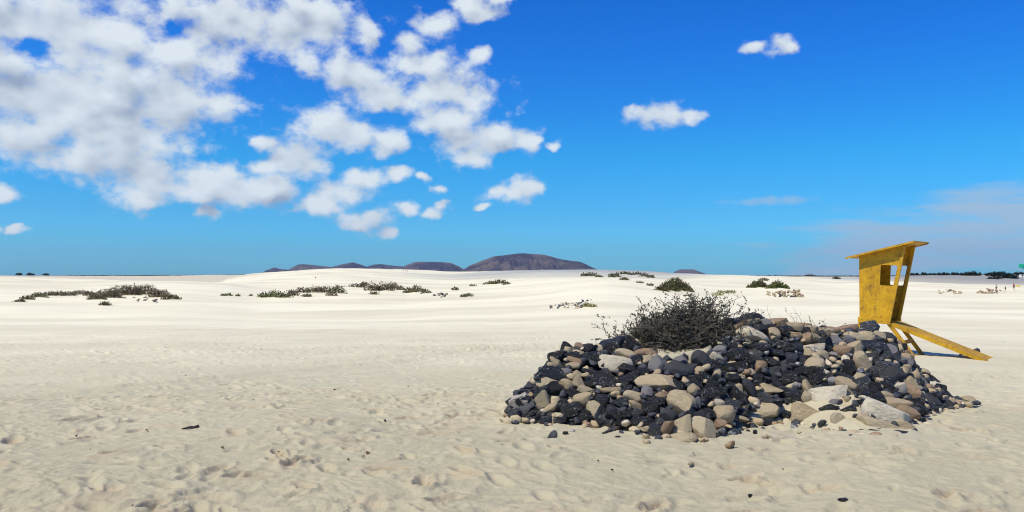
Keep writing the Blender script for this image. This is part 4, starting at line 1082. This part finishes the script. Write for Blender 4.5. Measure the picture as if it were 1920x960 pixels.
strip(150, 520, [(150,517.2),(220,516.2),(300,515.5),(420,514.8),(470,514.2),(520,513.5)], 790, 5, 'dark distant scrubland on the left skyline', 6000)
strip(1380, 1740, [(1380,516.5),(1450,516.3),(1600,517),(1740,516)], 900, 6, 'dark distant scrubland on the skyline behind the hut', 5000)

# ------------------------------------------------------------------ volcanoes
def hill(name, prof, depth, thick, seed, kindname='hill'):
    s = depth/F; xs = np.array([p[0] for p in prof], float); rs_ = np.array([p[1] for p in prof], float)
    nx, ny = 260, 70
    px = np.linspace(xs[0], xs[-1], nx); row = np.interp(px, xs, rs_)
    # soften the corners of the profile a little
    ker = np.ones(5)/5; row = np.convolve(np.pad(row, 2, 'edge'), ker, 'valid')
    h = np.maximum((HOR+3.5-row), 0)*s
    v = np.linspace(-1, 1, ny)
    PX, Vv = np.meshgrid(px, v)
    H = np.tile(h, (ny, 1)); X = (PX-960)*s*1.0
    # slopes: convex cone flanks with gullies
    fl = np.clip(1-np.abs(Vv), 0, 1)**.85
    gull = fbm(X/(55*depth/6000*1.4), Vv*1.4+seed, 4, seed)
    Z = EYE-3.5*s+H*fl*(1+.30*gull*(1-fl)*2)
    spur = pnoise(X/(260*depth/6000), X*0+seed, seed+4)
    Yy = depth+thick*Vv*(.6+.5*H/ max(h.max(), 1))+spur*thick*.25*(1-fl)
    V = np.stack([X, Yy, Z], -1).reshape(-1, 3); idx = np.arange(nx*ny).reshape(ny, nx)
    Q = np.stack([idx[:-1, :-1], idx[:-1, 1:], idx[1:, 1:], idx[1:, :-1]], -1).reshape(-1, 4)
    o = obj(name, mesh_np(name, V, Q, M['hill'])); tag(o, kind='structure')
hill('volcano_hill', [(855,513),(868,506),(880,498),(900,490),(925,480.5),(950,477.5),(965,475.5),(980,474.3),(990,475),(1005,476),(1020,477),(1035,481),(1050,485.5),(1070,488.5),(1088,490.5),(1100,496),(1112,502),(1122,505.5),(1140,509),(1170,516)], 6500, 900, 1)
hill('hill', [(730,516),(745,505),(758,499),(766,495.5),(780,490.3),(800,490.5),(830,491),(845,492.5),(860,499),(870,505),(885,516)], 7600, 600, 2)
hill('hill', [(660,516),(680,502),(700,496),(713,494.8),(730,497),(750,499),(775,500),(800,516)], 8400, 500, 3)
hill('hill', [(600,516),(620,501),(640,495.5),(652,493.5),(661,491.5),(672,494.5),(688,500),(705,505),(720,516)], 7900, 500, 4)
hill('hill', [(535,516),(548,502),(560,495.5),(568,494.8),(590,497),(615,499.5),(630,503),(650,516)], 8200, 500, 5)
hill('hill', [(485,516),(500,508.5),(508,503.5),(515,501.5),(525,504),(545,506),(565,516)], 7400, 400, 6)
hill('hill', [(1255,517),(1266,509),(1275,505),(1300,505),(1308,508),(1318,511.5),(1330,517)], 8000, 400, 7)

# ------------------------------------------------------------------ thin clouds added out of view to cast shade on parts of the dunes
SUN_AZ = math.radians(238); SUN_EL = math.radians(57)
cm = bpy.data.materials.new('shade_cloud_vapour'); cm.use_nodes = True; cm.node_tree.nodes.clear()
co_ = cm.node_tree.nodes.new('ShaderNodeOutputMaterial'); cv_ = cm.node_tree.nodes.new('ShaderNodeVolumePrincipled')
cv_.inputs['Color'].default_value = (.95, .95, .95, 1); cv_.inputs['Density'].default_value = .011
cm.node_tree.links.new(cv_.outputs[0], co_.inputs['Volume'])
def cloud(x, y, rx, ry, seed, alt=900):
    V, Fc = ICO[4]; V = V.copy()
    V *= (1+.30*n3(V, 1.0, seed)+.16*n3(V, 2.6, seed+3)+.07*n3(V, 6, seed+5))[:, None]
    V[:, 2] = np.where(V[:, 2] < -.35, -.35-(V[:, 2]+.35)*-.15, V[:, 2])
    V = V*np.array([rx, ry, 38.])
    k = (alt)/math.tan(SUN_EL)
    o = obj('cloud', mesh_np('cloud', V, Fc, cm)); o.location = (x+k*math.sin(SUN_AZ), y+k*math.cos(SUN_AZ), alt)  # added cloud, out of view, there to shade the dunes
    tag(o, 'thin white cloud added out of view to shade the dunes', 'cloud', kind='stuff')
cloud(22, 292, 62, 62, 3); cloud(225, 345, 135, 135, 5)

# ------------------------------------------------------------------ haze
HD = .000038
mb = MB(); mb.box(-13000, 13000, -12500, 13500, -80, 420)
hb = mb.build('haze', None); tag(hb, 'thin pale haze filling the air over the dunes', 'haze', kind='stuff')
hm = bpy.data.materials.new('haze_air'); hm.use_nodes = True; nt = hm.node_tree; nt.nodes.clear()
out = nt.nodes.new('ShaderNodeOutputMaterial'); pv = nt.nodes.new('ShaderNodeVolumePrincipled')
pv.inputs['Color'].default_value = (.55, .70, 1, 1); pv.inputs['Density'].default_value = HD; pv.inputs['Anisotropy'].default_value = .2
nt.links.new(pv.outputs[0], out.inputs['Volume']); hb.data.materials.append(hm)

build_ground()
# ------------------------------------------------------------------ sky
SUN_AZ = math.radians(238); SUN_EL = math.radians(57)
w = bpy.data.worlds.new('World'); S.world = w; w.use_nodes = True
nt = w.node_tree; nt.nodes.clear(); N = NT(nt)
outw = nt.nodes.new('ShaderNodeOutputWorld'); bg = nt.nodes.new('ShaderNodeBackground')
SKY_STR = .09
bg.inputs['Strength'].default_value = SKY_STR
nt.links.new(bg.outputs[0], outw.inputs[0])
sky = nt.nodes.new('ShaderNodeTexSky'); sky.sky_type = 'NISHITA'; sky.sun_disc = False
sky.sun_elevation = SUN_EL; sky.sun_rotation = SUN_AZ; sky.altitude = 0; sky.air_density = 1.0; sky.dust_density = .3; sky.ozone_density = 3.0
G = N.n('ShaderNodeTexCoord').outputs['Generated']
sep = N.n('ShaderNodeSeparateXYZ', ins={0: G})
az = N.math('MULTIPLY', N.math('ARCTAN2', sep.outputs[0], sep.outputs[1]), 57.29578)
el = N.math('MULTIPLY', N.math('ARCSINE', sep.outputs[2]), 57.29578)
P0 = N.n('ShaderNodeCombineXYZ', ins={0: az, 1: el, 2: 0.0}).outputs[0]
hs = N.n('ShaderNodeHueSaturation', ins={'Saturation': 1.35, 'Value': 1.0, 'Color': sky.outputs[0]}).outputs[0]
cr = nt.nodes.new('ShaderNodeValToRGB'); nt.links.new(N.math('DIVIDE', el, 20.0, clamp=True), cr.inputs[0])
st = [(.0,(.30,1.05,2.0)),(.105,(.28,1.02,1.78)),(.22,(.26,.99,1.615)),(.41,(.195,1.11,1.63)),(.76,(.165,.97,1.79)),(1.0,(.106,.92,1.74))]
for q, (t_, c_) in enumerate(st):
    e_ = cr.color_ramp.elements[q] if q < 2 else cr.color_ramp.elements.new(t_)
    e_.position = t_; e_.color = (*[v/2 for v in c_], 1)
skyc = N.vm('MULTIPLY', hs, N.vm('MULTIPLY', cr.outputs[0], (2., 2., 2.)))
def ae(px, row):
    return (math.degrees(math.atan((px-960)/F)), math.degrees(math.atan((HOR-row)/math.hypot(F, px-960))))
CL = [(150,300,90,40,0),(280,345,90,34,0),(380,352,90,34,0),(480,362,80,28,0),(560,300,60,40,0),(640,360,60,22,0),(700,180,60,40,0),(660,140,60,34,0),(870,250,60,50,0),(120,60,340,110,0),(60,190,250,105,0),(210,190,210,95,0),(330,190,110,62,0),(400,190,62,32,0),(240,265,150,55,0),(470,45,200,72,0),(590,40,75,55,0),(330,330,140,45,-8),(270,372,60,22,0),(430,345,115,32,-6),(560,372,100,26,-8),(640,398,85,22,-10),(700,430,42,11,-10),(385,400,22,15,0),(110,285,110,36,-10),(0,362,30,20,0),(18,429,26,8,-10),
(610,122,58,24,8),(700,148,62,26,0),(790,128,85,36,0),(835,178,110,40,0),(902,105,30,20,0),(840,222,90,32,0),(925,262,62,32,0),(885,292,40,24,0),(985,262,36,26,0),(1025,265,26,9,-15),
(620,238,84,40,0),(700,256,58,26,-10),(560,290,70,26,0),(490,268,20,11,0),(490,310,36,15,0),(680,330,58,26,0),(745,326,26,17,0),(806,342,26,10,-20),(955,358,50,26,0),(990,350,32,20,0),(905,385,14,5,0),(790,393,42,18,-10),(828,378,12,9,0),
(800,65,58,24,25),(850,30,80,22,12),(910,2,60,16,10),(1240,217,72,22,0),(1188,207,28,14,0),(1300,217,26,17,0),(1415,90,28,12,0),(1468,82,22,17,25),(690,60,20,30,0),(320,100,150,60,0)]
# clouds in other parts of the sky, for the light and for views to the side
rg = random.Random(12)
OTHER = [(rg.choice([-1, 1])*rg.uniform(48, 178), rg.uniform(8, 50), rg.uniform(6, 16), rg.uniform(2.5, 6)) for _ in range(7)]
grp = bpy.data.node_groups.new('cloud_density', 'ShaderNodeTree')
grp.interface.new_socket('P', in_out='INPUT', socket_type='NodeSocketVector'); grp.interface.new_socket('D', in_out='OUTPUT', socket_type='NodeSocketFloat')
gi = grp.nodes.new('NodeGroupInput'); go = grp.nodes.new('NodeGroupOutput'); C = NT(grp)
p = gi.outputs[0]
wn = C.n('ShaderNodeTexNoise', ins={'Vector': p, 'Scale': .45, 'Detail': 3.0, 'Roughness': .5}).outputs['Color']
pw = C.vm('ADD', p, C.vm('MULTIPLY', C.vm('SUBTRACT', wn, (.5, .5, .5)), (2.2, 1.6, 0.)))
acc = None
sxy = C.n('ShaderNodeSeparateXYZ', ins={0: pw})
def madd(v, sc, of):
    nd = grp.nodes.new('ShaderNodeVectorMath'); nd.operation = 'MULTIPLY_ADD'; grp.links.new(v, nd.inputs[0]); nd.inputs[1].default_value = sc; nd.inputs[2].default_value = of
    return nd.outputs[0]
def rad2(v, cx, cy, rx, ry):
    q = madd(v, (1/rx, 1/ry, 0), (-cx/rx, -cy/ry, 0))
    return C.vm('DOT_PRODUCT', q, q, out=1)
BL = []
for (px, row, rx, ry, rot) in CL:
    a_, e_ = ae(px, row); a1, _ = ae(px+rx, row); _, e1 = ae(px, row-ry)
    ra, re = max(abs(a1-a_), .2)*1.22+.12, max(abs(e1-e_), .2)*1.22+.12
    if abs(rot) >= 8 and rx > 2*ry:      # a slanting cloud is two blobs, stepped
        dx = ra*.42; dy = dx*math.tan(math.radians(rot))*1.3
        BL += [(a_-dx, e_-dy, ra*.62, re*.95), (a_+dx, e_+dy, ra*.62, re*.95)]
    else: BL.append((a_, e_, ra, re))
BL += OTHER
cur = pw
for k_, b_ in enumerate(BL):
    if k_ % 8 == 0 and acc is not None:   # chained in batches, which keeps the shader's stack small
        cur = C.n('ShaderNodeCombineXYZ', ins={0: sxy.outputs[0], 1: sxy.outputs[1], 2: acc}).outputs[0]
    d = rad2(cur, *b_)
    acc = d if acc is None else C.math('SMOOTH_MIN', acc, d, .65)
acc = C.math('SUBTRACT', C.math('MULTIPLY', C.math('EXPONENT', C.math('MULTIPLY', acc, -.85)), 2.75), 1.27)
for (px, row, rx, ry) in ((322,48,16,13),(64,96,20,11)):
    a_, e_ = ae(px, row)
    d = rad2(pw, a_, e_, rx/F*57.3, ry/F*57.3)
    acc = C.math('SUBTRACT', acc, C.math('MULTIPLY', C.math('EXPONENT', C.math('MULTIPLY', d, -.55)), 1.35))
pst = C.vm('MULTIPLY', p, (.85, 1.15, 1.))
nz = C.n('ShaderNodeTexNoise', ins={'Vector': pst, 'Scale': .60, 'Detail': 8.0, 'Roughness': .655}).outputs[0]
nl = C.n('ShaderNodeTexNoise', ins={'Vector': pst, 'Scale': .30, 'Detail': 2.5, 'Roughness': .5}).outputs[0]
vo = C.n('ShaderNodeTexVoronoi', ins={'Vector': C.vm('ADD', pst, C.vm('MULTIPLY', C.vm('SUBTRACT', wn, (.5, .5, .5)), (1., 1., 0.))), 'Scale': .55, 'Detail': 2.0, 'Roughness': .45}); vo.feature = 'SMOOTH_F1'; vo.inputs['Smoothness'].default_value = .55
puff = C.math('SUBTRACT', .42, vo.outputs[0])
body = C.math('ADD', acc, C.math('MULTIPLY', puff, 1.3))
D = C.math('ADD', C.math('ADD', body, C.math('MULTIPLY', C.math('MAXIMUM', acc, 0.0), .7)), C.math('MULTIPLY', C.math('SUBTRACT', nz, .50), 5.4))
A = C.math('ADD', C.math('MULTIPLY', C.math('MAXIMUM', body, -.3), 1.0), C.math('MULTIPLY', C.math('SUBTRACT', nl, .5), 5.5))
grp.links.new(D, go.inputs[0])
grp.interface.new_socket('A', in_out='OUTPUT', socket_type='NodeSocketFloat'); grp.links.new(A, go.inputs[1])
def dens(v):
    g_ = nt.nodes.new('ShaderNodeGroup'); g_.node_tree = grp; nt.links.new(v, g_.inputs[0]); return g_.outputs
G0 = dens(P0); G1 = dens(N.vm('ADD', P0, (-.45, 1.0, 0.)))
alpha = N.sstep(G0[0], -.45, 1.85)
lit = N.math('MULTIPLY', N.math('SUBTRACT', G0[1], G1[1]), .27)
thick = N.math('MULTIPLY', N.sstep(G1[1], .5, 3.4), .60)
rim = N.math('MULTIPLY', N.sstep(G0[0], 2.2, .4), .12)
br = N.math('ADD', N.math('SUBTRACT', .68, thick), N.math('ADD', lit, rim), clamp=True)
cl = N.mix(br, (.36,.44,.57), (.84,.92,.97))
cl = N.vm('MULTIPLY', cl, (1/SKY_STR*.93,)*3)
c1 = N.mix(N.math('MULTIPLY', alpha, .96), skyc, cl)
# thin veil low on the right
pv_ = N.vm('MULTIPLY', P0, (.16, .75, 1.)); 
pvr = nt.nodes.new('ShaderNodeMapping'); nt.links.new(P0, pvr.inputs[0]); pvr.vector_type = 'TEXTURE'
a_, e_ = ae(1880, 425); pvr.inputs['Location'].default_value = (a_, e_, 0); pvr.inputs['Rotation'].default_value = (0, 0, math.radians(9)); pvr.inputs['Scale'].default_value = (16.5, 3.0, 1)
dd = N.vm('DOT_PRODUCT', pvr.outputs[0], pvr.outputs[0], out=1)
pr = nt.nodes.new('ShaderNodeMapping'); nt.links.new(P0, pr.inputs[0]); pr.inputs['Rotation'].default_value = (0, 0, math.radians(-12)); pr.inputs['Scale'].default_value = (.13, .9, 1)
vn = N.noise(pr.outputs[0], 1.0, 7, .6, .4)
veil = N.sstep(N.math('ADD', N.math('SUBTRACT', 1.0, dd), N.math('MULTIPLY', N.math('SUBTRACT', vn, .5), 3.2)), -.1, 1.1)
pm = nt.nodes.new('ShaderNodeMapping'); nt.links.new(P0, pm.inputs[0]); pm.vector_type = 'TEXTURE'
a_, e_ = ae(1440, 377); pm.inputs['Location'].default_value = (a_, e_, 0); pm.inputs['Scale'].default_value = (3.6, .38, 1)
d3 = N.vm('DOT_PRODUCT', pm.outputs[0], pm.outputs[0], out=1)
v3 = N.sstep(N.math('ADD', N.math('SUBTRACT', 1.0, d3), N.math('MULTIPLY', N.math('SUBTRACT', N.noise(pst_ if False else P0, .8, 7, .6), .5), 2.4)), 0., 1.4)
vv = N.math('MAXIMUM', N.math('MULTIPLY', veil, .85), N.math('MULTIPLY', v3, .6))
c2 = N.mix(vv, c1, tuple(x/SKY_STR for x in (.42,.56,.71)))
nt.links.new(c2, bg.inputs['Color'])

# ------------------------------------------------------------------ sun, camera, render
w.cycles.sampling_method = 'MANUAL'; w.cycles.sample_map_resolution = 256
sd = bpy.data.lights.new('sun', 'SUN'); sd.energy = 4.5; sd.angle = math.radians(.53); sd.color = (1, .935, .75)
so = bpy.data.objects.new('sun', sd); link(so)
dirv = Vector((math.sin(SUN_AZ)*math.cos(SUN_EL), math.cos(SUN_AZ)*math.cos(SUN_EL), math.sin(SUN_EL)))
so.rotation_euler = dirv.to_track_quat('Z', 'Y').to_euler(); so.location = (-10, -6, 20)
cd = bpy.data.cameras.new('camera'); cam = bpy.data.objects.new('camera', cd); link(cam); S.camera = cam
cam.location = (0, 0, EYE); cam.rotation_euler = (math.radians(90), 0, 0)
cd.sensor_width = 36; cd.lens = F/1920*36; cd.shift_y = (HOR-480)/1920; cd.clip_end = 40000; cd.clip_start = .1
S.render.engine = 'CYCLES'
S.cycles.filter_width = 1.1; S.cycles.volume_bounces = 0; S.cycles.max_bounces = 4
S.render.resolution_x = 1024; S.render.resolution_y = 512
S.view_settings.view_transform = 'Standard'; S.view_settings.look = 'None'; S.view_settings.exposure = 0; S.view_settings.gamma = 1
